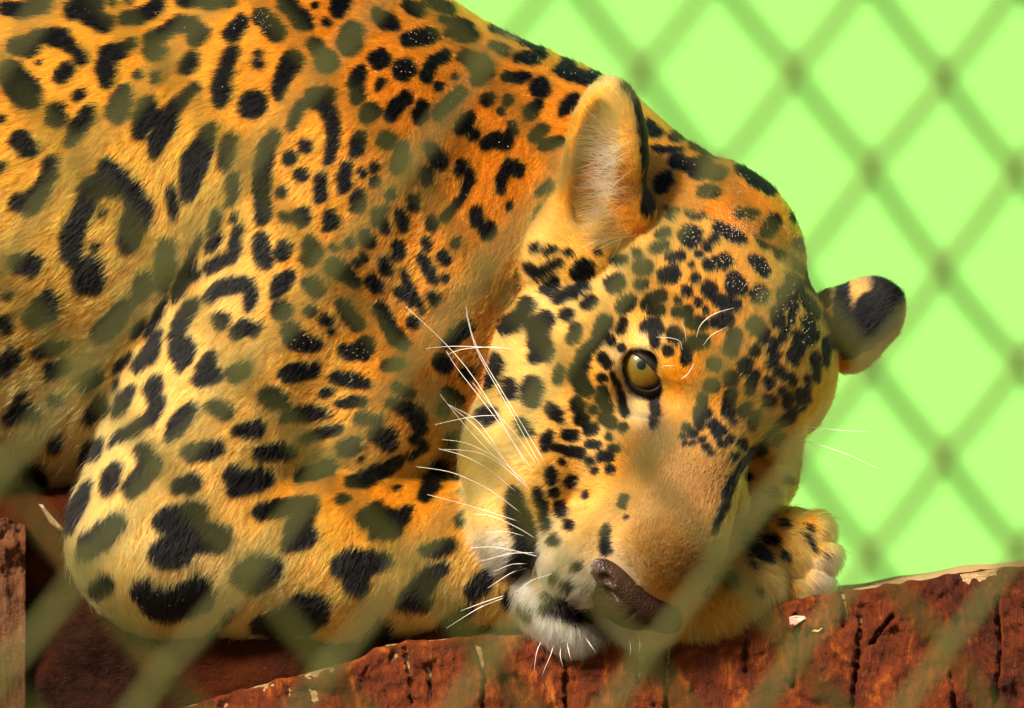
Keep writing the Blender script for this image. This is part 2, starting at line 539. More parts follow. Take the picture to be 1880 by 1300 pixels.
# ------------------------------------------------------------------ jaguar: coat
SPOTS_AND_SHADE = """
#B
10,18,10 45,18,13 78,10,13
140,18,20 165,10,22 165,30,18 190,45,16
207,7,4
235,3,4
230,35,11 255,32,13 275,22,13 287,12,12
335,3,10 360,5,9 395,5,12 420,2,10
425,66,14 441,42,13
28,85,13 52,85,17 62,66,10 85,68,10 108,70,17 122,80,10 136,92,8 149,110,9
70,115,3
122,128,12 112,142,12
20,130,19 28,150,25 45,170,26 55,185,15
194,150,10 192,120,15 197,100,15 222,92,12 240,82,8
146,174,7 141,180,5
100,204,14 102,218,15
160,205,9 155,220,14 140,240,16 127,262,8
228,170,12 220,190,20 214,210,17
252,137,7
284,143,7
283,95,16 278,70,13 300,60,9 325,45,12 350,50,14 365,62,15 358,75,12
350,108,11 341,125,13
270,195,15 262,220,18 257,245,12
355,160,8 338,180,9 315,205,13 305,228,18 290,255,14 281,282,8
270,215,18 300,225,18
425,100,13 415,118,9 408,140,13 407,165,18 402,185,12
463,193,24
384,240,12 375,265,16 358,295,24 352,320,19 348,340,18 345,360,10
422,255,9 417,275,15 412,300,12
38,258,17 52,270,18
0,220,5
0,305,8
92,300,12 90,320,13 75,350,15 55,375,18 35,370,16
195,310,15 215,325,18 215,340,18 180,335,15 165,350,20 160,370,17 145,400,16 132,430,20 130,460,19 138,480,12
215,330,18 240,355,18 258,385,22 245,410,22 235,440,18 232,452,12
162,512,29 165,488,18
32,482,16 55,485,20
186,392,5
174,453,7
88,545,13 80,565,22 60,580,16 90,570,14
5,593,15 8,600,12
14,542,7
312,350,6 317,372,9 316,395,6
265,520,18 255,540,10
305,460,14 302,490,18 300,525,9
230,560,12 205,590,18 185,610,16
366,435,3 355,460,6 345,485,4
397,395,7 393,415,9 390,425,6
430,400,6
427,330,10 427,355,10 422,372,5
400,437,6 390,450,8 383,458,5
440,420,8 432,435,9 433,455,9 425,472,9 405,482,9 385,492,9
348,490,7 335,515,11 325,535,8 318,553,4
335,515,11 362,503,6
385,545,9 405,530,12 430,522,13 450,520,13 460,540,11 457,560,8
355,560,10 342,580,15 330,600,12
325,620,12 335,640,22 335,655,18 330,672,8
405,588,14
432,610,10 450,600,14 465,605,12
303,550,3 292,575,6 280,600,6 270,615,3
262,595,6 250,610,8
295,610,5 285,630,10 275,655,12 262,668,10 252,678,5
525,5,14 535,18,12 553,38,17 560,45,13
578,10,4
625,5,17 620,18,14
480,32,14 488,40,14 505,60,16
598,42,6
645,60,18 640,80,20 638,92,10
577,82,11 587,95,13 600,115,18
535,108,16 532,120,18 518,140,13 512,155,12 510,172,9
692,27,10 705,38,13 720,47,10
748,12,10 765,20,11
785,5,8 805,12,9 825,20,6
812,38,5 840,44,8 862,52,7
825,62,7 850,67,10 868,68,7
748,73,12 770,70,13 790,67,12
905,55,5 930,60,7
905,85,7 925,95,8
694,110,18
740,128,19
782,140,11 786,125,9 797,112,9 815,103,9
850,103,10 868,112,13 885,128,18 875,148,10
834,141,4
803,160,7
697,152,7 692,162,3
658,133,10 653,155,13 655,180,11
577,180,17 600,172,12 588,190,14
600,200,12 607,220,13 612,240,10 610,265,10 603,285,9 598,298,6
552,193,8 543,212,10 534,232,6
473,98,6
473,118,8
680,205,16 675,212,13
745,178,10 728,195,12 716,212,11
775,197,11 770,212,13 766,222,6
848,168,7 828,185,10 803,208,10
894,184,12
931,186,8
918,204,5
930,143,9 955,143,10 968,143,5
860,215,9 850,230,14 838,240,6
868,247,10
890,265,10 905,258,11 925,262,12 933,250,6 940,235,9
660,253,10 655,270,13 648,280,6
708,258,15
738,270,11 733,290,13 728,305,10
790,272,10 797,288,12 805,297,13
780,318,11 782,330,9
635,305,9 632,325,12 630,345,9
687,307,8
665,318,6
845,303,9 840,312,8
860,320,8
933,305,9 925,318,9 918,335,8
560,265,9 561,272,9
532,290,12
551,322,11
505,250,8 490,270,14 482,300,13 480,340,12 482,370,13 482,400,12
945,68,6 970,78,8 995,90,6
952,107,8 975,108,10 995,101,7
991,162,17
1030,130,11 1042,118,9 1045,138,10 1075,145,10 1105,143,7
1045,103,5 1080,115,7 1120,138,9 1135,147,6
985,193,9 972,207,13
995,237,9 982,250,10
998,267,8 1015,263,10 1030,260,8
1052,182,8 1040,195,11 1030,207,6
948,312,12
1180,172,4 1200,180,6 1215,188,5
1225,202,7 1245,205,8
1240,223,9 1262,232,12 1272,242,12 1255,250,9 1235,253,6
1188,233,11 1200,245,9 1208,246,6
1198,273,4 1225,275,5 1250,277,4
1272,268,6 1295,276,10 1315,283,8
1335,275,10 1345,285,12
1237,297,11 1262,303,11 1290,302,12 1305,315,13 1320,318,10 1275,318,10
1355,312,6 1380,322,9 1400,330,8
517,353,9
588,328,9 588,345,8 589,362,10
657,358,9 655,375,14
686,333,8
716,357,8
757,365,9 759,378,9
734,390,8 737,405,9 740,418,7
690,392,9 695,405,10 706,418,7
704,384,4
792,412,10 791,404,8
860,330,9 853,345,7 845,365,5 832,382,6 818,398,9
917,330,8 917,352,6
932,380,5
872,390,9 875,408,9
895,424,15
521,398,8
551,398,16
605,398,11 607,408,14 600,415,9
668,432,9 678,444,10
478,440,11 480,460,14 485,480,14
523,452,11 517,465,12
569,448,13 575,465,15 568,475,14
641,445,9
613,452,6
727,450,9 730,467,9
780,440,6 786,452,6
835,447,7
814,467,9 817,480,7
773,472,7 782,488,9 793,507,8 797,515,6
702,480,9 710,495,10
669,473,5
654,481,6
681,515,9 692,527,9
612,488,14 635,502,14 652,518,9
567,520,12 582,532,12
530,505,10 515,520,14 505,538,9
517,570,18
569,572,10
596,586,9 604,592,5
608,608,5
623,556,8 635,572,11 645,585,11 655,595,9
530,605,13 540,622,17 560,630,15 580,634,9
630,643,10 640,650,10 668,635,17 665,650,12
693,565,10 705,580,12 715,600,12 722,615,14 738,632,10
738,497,3 745,515,4 752,530,4 765,550,4 775,570,3
732,535,8 745,543,8 755,555,5
757,594,11
795,548,11
816,510,5
855,600,12 835,615,12 822,632,9
20,655,17 8,670,14
70,645,9 90,638,13 110,635,9
95,680,14 115,672,13
160,700,13 172,690,14
100,733,10
35,725,6 46,718,4
30,745,9 18,762,12 45,755,16 60,760,13
100,815,12
50,858,12 62,868,20 70,880,18 75,895,12
182,735,8 175,755,14 163,768,10
200,745,6 193,758,7
217,702,5 212,715,4
238,655,6 225,665,8 213,680,6
163,815,7 156,835,9 152,852,5
187,812,7 180,828,10 172,842,6
130,892,5 126,912,7 123,935,5
165,895,7 153,920,12 140,945,11 132,970,7
215,860,11 205,880,16 198,900,11
243,717,7 230,735,11 218,758,6
285,705,13 278,720,11 292,738,12 288,752,11 275,772,10 255,785,10 235,795,10 215,808,6 209,818,3
265,830,15 280,855,16 260,880,16 240,900,14
350,752,11 335,770,15 320,790,14 310,805,6
388,655,9 378,680,16 370,695,15 395,690,12
430,685,13 445,680,13
390,745,12 410,755,14
440,790,12 455,790,14 470,788,14
345,832,13 375,828,15 400,823,12
330,893,14 352,888,15
425,870,15 435,885,18 450,885,20 470,880,20 485,880,13
430,885,14 430,900,12
523,688,12 545,682,16 572,678,12
615,692,9 638,697,11 660,702,10 672,706,6
710,672,10 730,668,9
596,721,8 604,719,6
487,725,14 500,730,17 518,738,12
625,740,7 645,738,9 662,737,8
725,710,7 740,718,9 755,723,5
712,740,6 732,745,9 753,752,14 767,768,16 770,785,13
660,767,8 680,767,9 695,772,6
525,765,9 545,760,12 575,757,12 595,757,6
688,795,12 705,803,18 712,812,14
760,805,7 772,815,9 778,822,5
560,805,6 580,798,8 605,790,9 622,787,6
478,830,13 500,828,16 525,828,12 537,828,6
635,822,14 648,815,14
550,875,10 575,868,13 600,858,14
642,885,8 665,882,14 690,868,14 715,855,12 730,845,9
752,836,6 768,830,6
662,840,4
802,855,12 798,875,17 788,895,15 778,913,10
880,925,13 872,945,20 852,955,14
690,935,12 672,950,16 700,955,22 735,950,12 745,940,8
700,955,22 720,970,18 690,972,14
627,917,9
727,897,4
478,942,12 505,935,14 540,930,14 572,922,11 562,945,14 545,970,22 560,985,20 528,1000,12
850,903,7
808,665,14 815,670,13
855,685,11
820,720,10 840,735,10
812,750,12
830,805,13
215,962,16 195,980,22 170,1000,20 160,1015,14
300,955,18 330,950,20 360,940,18 345,980,28 375,985,25 400,990,22
345,980,28 300,1015,24 325,1015,25 290,1020,16
455,1055,28 480,1050,30 500,1045,17
180,1080,13 195,1072,14
262,1085,18 285,1105,26 310,1110,28 340,1100,28 360,1085,26 375,1100,16
390,1160,9
418,1132,4
410,1142,4
428,1118,3
475,1145,14 505,1143,20 535,1135,25 555,1115,26 580,1120,24 560,1140,22
475,1185,15 510,1182,12 535,1180,6
625,1040,18 650,1035,24 680,1035,20 705,1030,14
650,1035,24 650,1065,22 660,1078,14
808,1045,12 790,1055,16 775,1075,20 755,1095,20 740,1105,14 775,1105,16
778,1012,9 800,1010,13 825,1003,10
905,1045,10 885,1070,18 868,1085,14
695,1150,14 705,1160,13 680,1165,10
810,1148,9 830,1140,11 855,1125,10 865,1115,6
830,1165,8 860,1160,10 890,1160,10
905,993,8
1413,948,6
1442,965,4
1404,966,3
1396,988,7 1412,991,6 1425,993,8
1440,1020,6 1446,1023,5
1372,1005,5 1390,1015,8 1405,1027,8
1376,1026,4
1383,1042,4
1341,1067,11
1294,1083,8 1294,1088,6
1311,1060,4
1392,1090,5
1480,985,3 1492,1000,4 1498,1015,3
1490,970,4
1519,1025,3
1375,983,4
#H
882,580,6
893,600,4 880,625,7 870,645,6
928,595,17 950,590,12 963,572,13 968,560,13
940,520,6 925,540,8 912,553,4
938,503,6
982,453,6 976,458,4
1015,457,4 1003,463,5
1045,461,5 1037,463,3
1096,461,4
970,490,8 985,502,8 1005,492,9 1025,483,6
1070,493,18 1065,500,16
1068,525,9 1050,537,10 1030,545,10 1020,550,6
1015,517,10 1005,530,13
1125,478,6 1140,478,6 1150,479,3
1170,467,7
1200,457,7 1220,453,6
1222,427,8 1210,433,7
1178,490,12 1188,490,12
1222,505,13 1235,503,14
1122,522,13 1135,518,14
1175,521,8 1183,520,7
1230,473,8 1247,471,8
1266,435,20
1297,453,6
1300,488,9 1315,482,10 1330,480,11
1278,365,15 1274,385,17
1322,345,11 1345,352,14 1360,365,10
1220,330,13 1212,345,11
1215,367,9 1228,370,13 1235,380,11
1228,400,6
1320,395,10 1345,385,12 1370,392,12 1388,415,12 1400,445,9
1320,420,11 1345,430,11 1360,440,8
1310,440,8
1375,358,9 1390,375,13 1402,390,9
1383,480,9 1393,490,12 1402,502,8
1282,468,6
1268,486,5
1276,510,7
1303,532,14
1345,515,14 1350,525,17 1360,532,10
1318,553,10 1333,557,13 1350,562,9
1313,590,11 1332,588,13
1393,542,16
1260,534,9
1243,550,5
1282,556,7
1296,570,4
1157,552,11 1143,563,13
1212,543,11 1195,550,12 1182,558,5
1213,570,7 1195,572,7
1263,570,9 1245,572,9
1268,590,9 1285,595,12
1040,577,11
1003,585,13 985,600,17 990,625,20 1000,645,16 985,655,11
1085,555,11 1072,558,8
1110,590,13 1100,615,12 1085,635,11 1070,650,10
1055,605,10 1050,620,9
1145,593,7 1137,605,6
1121,625,8
1185,598,9 1200,595,12 1210,602,9
1197,610,8 1203,632,7
1235,613,12 1245,620,9
1227,642,8
1270,630,12 1290,625,10
1262,640,9 1258,660,7
1140,638,7
1348,615,12 1340,640,12
1382,595,13 1390,605,10 1402,612,9 1400,625,7
1383,645,9
1380,328,9 1400,340,10 1415,352,7
1425,350,7 1435,370,6 1445,388,6
1422,375,7 1428,395,11 1428,420,15 1425,445,14 1432,465,10
1450,400,10 1455,410,8
1447,430,8 1450,445,6
1465,425,8 1470,440,7
1465,470,12 1470,485,15 1480,500,10
1495,470,5 1500,490,7 1508,505,5
1485,520,11 1500,530,13 1513,548,10 1518,560,5
1450,515,8 1462,527,8 1468,538,6
1477,552,8 1485,565,10 1495,580,7
1475,590,7 1485,600,10 1485,618,11 1483,630,5
1445,530,7 1453,550,8 1452,572,7 1450,590,5
1425,573,9 1425,590,11
1432,540,8 1435,560,7
1440,605,6 1435,620,6
1460,615,6 1465,630,10 1462,645,12 1450,655,9 1460,665,5
1418,630,8 1415,645,7 1420,655,8 1415,668,7
1515,580,4 1523,600,5 1527,612,3
1513,625,4 1513,645,5 1514,670,3
1525,620,3 1527,640,3
910,665,14 903,690,15 900,705,8
935,705,10 938,725,10
978,710,18 975,730,16
1028,680,9 1022,695,8
1068,665,13 1060,690,14 1070,710,14 1078,715,9
1105,655,7 1113,668,7
1122,685,3 1130,705,4 1138,725,4 1142,745,5 1148,760,5
1103,692,7
1103,715,8 1105,730,12
1113,748,10
1089,753,7
1108,768,9 1122,775,10
1060,743,13 1058,738,9
1067,770,12
1012,748,9 1018,760,11 1025,770,5
1077,788,8 1090,787,8
1040,797,9 1050,799,9
1005,798,7 1000,812,11 1002,820,9
1015,822,5 1035,825,6 1055,830,8 1068,832,8
1117,801,6
1142,784,7
1085,815,8 1096,817,7
1122,823,6 1130,822,5
1103,838,8 1118,838,8
1082,847,7
1032,848,5
1091,864,4
1120,860,6
1046,885,10
1010,865,7 1012,880,8
1015,903,9
1074,911,5
1025,928,8 1031,942,8
1043,965,8
1146,914,7 1142,928,5
1149,948,3
985,900,5 990,920,6 995,935,8 1000,960,8
1003,967,9
1017,992,9
895,765,17
965,790,10 955,775,8
945,905,10 945,935,17 955,965,21 965,995,20 970,1020,18 950,1035,18 945,1050,12
1057,1040,7
1043,1076,7 1035,1070,4
1018,1060,6
1186,1135,6
1112,972,6 1108,990,8 1112,1010,8
1005,1095,9 1030,1105,12 1055,1120,11 1078,1135,8
1300,708,8 1313,706,9
1310,668,12
1342,695,12
1367,668,11 1365,678,9
1340,725,10 1337,740,11 1337,755,12
1370,745,7 1364,757,8
1385,760,7 1382,780,7
1345,774,5
1290,730,8 1288,745,8 1283,760,10 1298,760,6
1283,776,9
1260,786,7
1271,795,7
1308,779,8 1318,792,10 1325,790,6
1338,805,6
1323,815,6
1360,817,9
1347,838,6
1405,805,4 1390,820,6 1378,830,7 1370,842,6 1365,850,4
1403,815,5 1397,825,6 1390,832,4
1253,800,3
1258,812,3
1272,814,4
1287,807,4
1296,820,4
1303,830,3
1358,855,4 1343,880,4 1335,900,5 1330,925,5 1318,950,5 1310,975,5
1385,688,8 1378,705,8 1375,718,6
1430,685,9 1437,690,6
1450,690,6 1453,702,6
1410,703,9
1410,737,12
1435,718,6 1443,730,9 1441,742,7
1465,720,6 1467,737,7 1470,748,4
1480,695,5 1480,715,5 1478,735,4
1493,655,7 1496,680,7 1497,698,4
1453,755,7 1447,767,9 1432,775,6 1420,785,4 1408,795,4
1430,800,7 1423,810,5
1443,880,7
1370,875,8
1420,905,7
1150,160,9 1165,175,9 1178,220,9 1187,290,10 1190,350,11 1186,385,9
1615,510,14 1630,545,26 1610,575,40 1580,610,34 1560,635,20
1545,525,10 1545,580,14 1548,625,14
1206,716,6 1200,735,7 1204,758,8 1198,780,6
1000,1122,5 1030,1132,6 1058,1144,5
960,1120,4 975,1128,4
"""  # a few dark chains paint crease shade at arm edge, chest and neck
GX0, GY0, GX1, GY1 = -700, -400, 2000, 1500
def spot_shade_maps():
    maps = {}
    nape = []
    layer = None
    for line in SPOTS_AND_SHADE.strip().splitlines():
        line = line.strip()
        if line.startswith('#'):
            layer = line[1:]
            maps[layer] = np.full((GY1 - GY0, GX1 - GX0), -40.0, dtype=np.float32)
            continue
        nodes = [tuple(float(v) for v in q.split(',')) for q in line.split()]
        stamp(maps[layer], nodes)
        if nodes[0][0] > 1195 and nodes[0][1] < 345: nape.append(nodes)            # skull runs into nape: both share these
    for nodes in nape:
        for k in maps: stamp(maps[k], nodes)
    # the coat goes on outside the picture and under the head
    r = random.Random(11)
    mb = maps['B']
    def fill(cond, step, rad):
        y = GY0 + 20
        while y < GY1 - 20:
            x = GX0 + 20
            while x < GX1 - 20:
                cx, cy = x + r.uniform(-0.3, 0.3) * step, y + r.uniform(-0.3, 0.3) * step
                if cond(cx, cy) and mb[int(cy - GY0), int(cx - GX0)] < -14:
                    a, l, w = r.uniform(0, 3.14), r.uniform(4, rad), r.uniform(0.5, 1) * rad
                    stamp(mb, [(cx - math.cos(a) * l, cy - math.sin(a) * l, w), (cx + math.cos(a) * l, cy + math.sin(a) * l, w * 0.8)])
                x += step
            y += step
    fill(lambda x, y: x < -25 or y < -30, 74, 19)
    fill(lambda x, y: x > 950 and y > 345 and y < 900 and x < 1500, 60, 13)
    fill(lambda x, y: x > 930 and y > 1000 and x < 1230, 60, 14)
    fill(lambda x, y: y > 1200, 70, 18)
    return maps

def stamp(m, nodes):
    if len(nodes) == 1: nodes = nodes * 2
    for (x0, y0, r0), (x1, y1, r1) in zip(nodes[:-1], nodes[1:]):
        R = max(r0, r1) + 14
        ax, bx = int(max(GX0, min(x0, x1) - R)), int(min(GX1, max(x0, x1) + R))
        ay, by = int(max(GY0, min(y0, y1) - R)), int(min(GY1, max(y0, y1) + R))
        if ax >= bx or ay >= by: continue
        X, Y = np.meshgrid(np.arange(ax, bx), np.arange(ay, by))
        dx, dy = x1 - x0, y1 - y0
        t = np.clip(((X - x0) * dx + (Y - y0) * dy) / (dx * dx + dy * dy + 1e-6), 0, 1)
        v = (r0 + (r1 - r0) * t) - np.hypot(X - x0 - t * dx, Y - y0 - t * dy)
        sub = m[ay - GY0:by - GY0, ax - GX0:bx - GX0]
        np.maximum(sub, v, out=sub)

HUE = {'o': (0.47, 0.140, 0.005), 'y': (0.51, 0.190, 0.011), 'c': (0.53, 0.255, 0.043), 'w': (0.45, 0.36, 0.22),
       't': (0.125, 0.064, 0.013), 'd': (0.05, 0.028, 0.014), 'b': (0.006, 0.0055, 0.005), 'r': (0.32, 0.085, 0.004), 'k': (0.14, 0.065, 0.020), 'p': (0.50, 0.36, 0.14)}
# (x, y, hue, reach) in photo pixels
HUES_B = [(100, 100, 'y', 200), (400, 100, 'y', 150), (560, 100, 'o', 120), (700, 250, 'o', 120), (900, 250, 'o', 110), (760, 50, 'y', 120),
          (1000, 130, 'y', 100), (1200, 200, 'y', 90), (1330, 290, 'o', 80), (960, 330, 'o', 90), (200, 450, 'y', 150), (100, 620, 'y', 120), (40, 560, 'o', 50),
          (100, 790, 'c', 70), (110, 880, 'c', 50), (0, 800, 'c', 80), (420, 500, 'y', 110), (330, 560, 'c', 70), (560, 420, 'y', 90), (700, 450, 'o', 90), (780, 620, 'o', 80), (800, 760, 'r', 60),
          (450, 600, 'c', 90), (380, 740, 'c', 90), (220, 820, 'c', 70), (560, 620, 'y', 90), (600, 720, 'y', 90), (690, 800, 'o', 40), (400, 850, 'y', 90), (250, 950, 'c', 80), (170, 1050, 'c', 70),
          (420, 1000, 'c', 90), (600, 900, 'y', 90), (700, 1010, 'y', 100), (760, 870, 'y', 60), (850, 900, 'y', 60), (860, 1030, 'y', 60), (830, 1120, 'c', 70), (600, 1100, 'y', 90), (450, 1130, 'c', 70),
          (1300, 1130, 'y', 60), (1330, 1050, 'y', 60), (1270, 1080, 'y', 50), (1340, 1120, 'o', 50), (1290, 1185, 'c', 22), (1400, 1140, 'c', 28), (1405, 1080, 'c', 34), (1450, 980, 'y', 50), (1500, 1020, 'c', 40), (1515, 1060, 'w', 20), (1440, 950, 'y', 30), (1440, 1050, 'y', 40), (1460, 1090, 'c', 30), (1100, 1150, 'c', 60)]
HUES_H = [(1350, 420, 'o', 80), (1400, 600, 'o', 80), (1300, 560, 'o', 70), (1450, 560, 'o', 70), (1470, 720, 'o', 70), (1230, 470, 'y', 60), (1130, 500, 'c', 60),
          (1000, 520, 'c', 80), (920, 620, 'c', 60), (1020, 700, 'c', 60), (960, 480, 'c', 60), (1000, 780, 'c', 50), (1040, 770, 'c', 40), (1080, 680, 'y', 45), (1100, 780, 'c', 40), (930, 800, 'c', 50),
          (1115, 710, 'o', 18), (1128, 640, 'p', 14), (1128, 665, 'p', 13), (1138, 700, 'p', 14), (1156, 733, 'p', 15), (1176, 757, 'p', 15), (1150, 612, 'c', 16), (1180, 632, 'p', 11), (1205, 655, 'c', 14),
          (1230, 590, 'c', 26), (1290, 690, 'y', 40), (1250, 720, 'y', 40), (1330, 780, 'y', 50), (1300, 850, 't', 55), (1230, 880, 't', 60), (1200, 960, 't', 60), (1250, 1030, 't', 60), (1330, 930, 'r', 50), (1300, 1000, 't', 40),
          (1190, 800, 'd', 24), (1172, 835, 'k', 26), (1200, 770, 'd', 16), (1203, 740, 'd', 12), (1140, 850, 'y', 40), (1060, 900, 'y', 45), (1090, 960, 'c', 40), (1020, 880, 'c', 30), (985, 960, 'c', 25), (1000, 930, 'c', 18),
          (1040, 1030, 'w', 40), (1080, 1080, 'w', 45), (1060, 1000, 'c', 35), (1030, 1060, 'c', 24), (1010, 1150, 'w', 50), (940, 1080, 'w', 40), (930, 870, 'c', 40), (950, 1140, 'w', 40), (1100, 1140, 'w', 40), (1190, 1130, 'c', 30), (1240, 1130, 'y', 30),
          (1430, 840, 'y', 40), (1400, 900, 'c', 40), (1350, 960, 'c', 30), (1440, 900, 'o', 30),
          (1060, 250, 'y', 30), (1040, 330, 'y', 30), (1020, 380, 'o', 30), (1100, 190, 'c', 34), (1150, 270, 'c', 18), (1098, 265, 'k', 26), (1085, 320, 'd', 34), (1075, 385, 'd', 28), (1115, 350, 'k', 26), (1110, 300, 'k', 24), (1165, 300, 'y', 20), (1150, 390, 'o', 30), (1190, 410, 'o', 30), (1085, 420, 'c', 40),
          (1572, 540, 'c', 15), (1535, 560, 'd', 18), (1552, 650, 'y', 26), (1620, 560, 'd', 40), (1550, 680, 'y', 20)]
def rbf(px, py, pts, vals, default, w0=0.02):
    acc = np.full((len(px), len(default)), 0.0, dtype=np.float32) + np.asarray(default, dtype=np.float32) * w0
    ws = np.full(len(px), w0, dtype=np.float32)
    for (x, y, s), v in zip(pts, vals):
        w = np.exp(-((px - x) ** 2 + (py - y) ** 2) / (2 * s * s)).astype(np.float32) * (60.0 / s) ** 0.5
        acc += w[:, None] * np.asarray(v, dtype=np.float32)
        ws += w
    return acc / ws[:, None]

# the lie of the fur: (x, y, dx, dy, length, lift) in photo pixels
FLOW_B = [(0, 100, -1, 0.15, 36, 0.36), (300, 100, -1, 0.2, 36, 0.36), (550, 150, -0.9, 0.45, 34, 0.34), (800, 150, -0.9, 0.25, 32, 0.32), (1000, 150, -0.95, 0.1, 28, 0.32), (1200, 220, -0.8, -0.35, 26, 0.34), (1350, 310, -0.6, -0.7, 24, 0.36),
          (100, 400, -0.8, 0.55, 40, 0.38), (280, 330, -0.75, 0.6, 46, 0.45), (340, 400, 0.1, 1.0, 40, 0.42), (100, 650, -0.75, 0.6, 40, 0.40), (110, 850, -0.25, 1.0, 52, 0.45), (0, 850, -0.2, 1.0, 50, 0.45),
          (600, 300, -0.85, 0.5, 30, 0.32), (800, 300, -0.5, 0.75, 30, 0.46), (930, 300, -0.3, 0.9, 30, 0.55), (750, 450, -0.6, 0.8, 26, 0.38), (780, 620, -0.7, 0.7, 26, 0.38), (560, 500, -0.85, 0.45, 30, 0.3),
          (400, 600, -0.75, 0.6, 34, 0.3), (250, 800, -0.55, 0.8, 36, 0.3), (600, 700, -0.9, 0.35, 32, 0.32), (420, 770, -0.6, 0.7, 40, 0.5), (760, 800, -0.8, 0.4, 28, 0.36), (150, 1000, -0.25, 0.95, 40, 0.36),
          (400, 1000, -0.65, 0.75, 40, 0.34), (300, 1140, 0.2, 1.0, 44, 0.4), (600, 950, -0.75, 0.6, 36, 0.32), (600, 1120, -0.3, 0.9, 40, 0.36), (800, 900, -0.65, 0.75, 34, 0.36), (860, 1020, -0.4, 0.85, 34, 0.36), (850, 1150, 0.1, 1.0, 42, 0.42),
          (1300, 1080, 0.35, 0.8, 36, 0.42), (1320, 1180, 0.25, 1.0, 50, 0.5), (1410, 1120, 0.6, 0.8, 50, 0.55), (1450, 960, 0.8, 0.3, 34, 0.42), (1510, 1030, 0.7, 0.6, 40, 0.5), (1470, 1090, 0.3, 0.9, 44, 0.5)]
FLOW_H = [(1200, 1030, 0.3, -0.95, 14, 0.5), (1250, 950, 0.35, -0.93, 16, 0.42), (1230, 850, 0.3, -0.95, 18, 0.36), (1300, 750, 0.35, -0.9, 22, 0.34), (1380, 600, 0.3, -0.95, 26, 0.32), (1420, 450, 0.1, -1, 28, 0.34), (1300, 400, -0.15, -1, 28, 0.34),
          (1470, 700, 0.7, -0.6, 26, 0.36), (1500, 560, 0.5, -0.8, 26, 0.36), (1430, 850, 0.8, 0.1, 32, 0.5), (1400, 910, 0.8, 0.5, 34, 0.5), (1340, 930, 0.4, -0.6, 18, 0.36),
          (1200, 560, -0.05, -1, 26, 0.36), (1170, 620, -0.35, -0.9, 24, 0.34), (1240, 620, 0.1, -1, 24, 0.36), (1100, 540, -0.6, -0.8, 28, 0.34), (1000, 520, -0.8, -0.55, 32, 0.34), (930, 620, -0.85, -0.3, 34, 0.36),
          (1050, 650, -0.8, -0.5, 26, 0.33), (1130, 690, -0.5, -0.8, 16, 0.3), (1160, 750, -0.55, -0.7, 16, 0.3), (1020, 760, -0.95, -0.25, 28, 0.33), (940, 760, -0.95, 0.0, 36, 0.4), (1100, 800, -0.9, -0.35, 20, 0.32), (1060, 880, -0.9, -0.2, 20, 0.34),
          (1000, 930, -0.85, 0.35, 26, 0.36), (1090, 980, -0.75, 0.3, 20, 0.36), (960, 880, -0.8, 0.2, 38, 0.5), (950, 980, -0.6, 0.6, 30, 0.42), (1060, 1060, -0.55, 0.7, 26, 0.36), (940, 1080, -0.5, 0.8, 60, 0.5), (1000, 1150, -0.15, 1.0, 74, 0.5), (1080, 1160, 0.1, 1.0, 40, 0.45), (1150, 1140, -0.2, 1.0, 32, 0.4),
          (1060, 260, -0.3, -0.8, 26, 0.45), (1150, 230, -0.2, -1, 30, 0.4), (1190, 320, 0.1, -1, 22, 0.4), (1130, 300, -0.85, -0.3, 40, 0.5), (1090, 340, -0.5, -0.6, 22, 0.4), (1080, 425, -0.9, -0.35, 50, 0.5), (1180, 410, -0.2, -0.9, 28, 0.4), (1030, 380, -0.3, -0.9, 24, 0.4),
          (1600, 560, 0.75, -0.4, 26, 0.35), (1550, 640, 0.7, -0.3, 28, 0.4)]

NOSE_POLY = [(1118, 1003), (1150, 1028), (1168, 1050), (1182, 1072), (1210, 1088), (1300, 1090), (1300, 1104), (1150, 1108), (1104, 1116), (1100, 1096), (1122, 1070)]
def in_poly(px, py, poly):
    ins = np.zeros(len(px), bool)
    n = len(poly)
    for i in range(n):
        x0, y0 = poly[i]; x1, y1 = poly[(i + 1) % n]
        if y0 == y1: continue
        c = ((y0 > py) != (y1 > py)) & (px < (x1 - x0) * (py - y0) / (y1 - y0) + x0)
        ins ^= c
    return ins

def coat(U, is_head, maps):
    """colour of the coat at surface points, painted crease shade included"""
    px, py = to_px(U)
    q = U.astype(np.float32)
    wx = fbm(q / 17.0, 2, 3) * 3.0; wy = fbm(q / 17.0, 2, 9) * 3.0
    sx, sy = px + wx, py + wy
    ix = np.clip((sx - GX0).astype(int), 0, GX1 - GX0 - 1); iy = np.clip((sy - GY0).astype(int), 0, GY1 - GY0 - 1)
    v = np.where(is_head, maps['H'][iy, ix], maps['B'][iy, ix])
    m = np.clip(v / 4.5 + np.where(is_head, 1.2, 1.2), 0, 1)
    base = np.empty((len(U), 3), dtype=np.float32)
    for flag, tab, dflt in ((False, HUES_B, HUE['y']), (True, HUES_H, HUE['o'])):
        s = is_head == flag
        base[s] = rbf(px[s], py[s], [(a[0], a[1], a[3]) for a in tab], [HUE[a[2]] for a in tab], dflt, 0.01)
    var = fbm(q / 60.0, 3, 21)
    base *= (1 + 0.10 * var)[:, None]
    return base, m, px, py

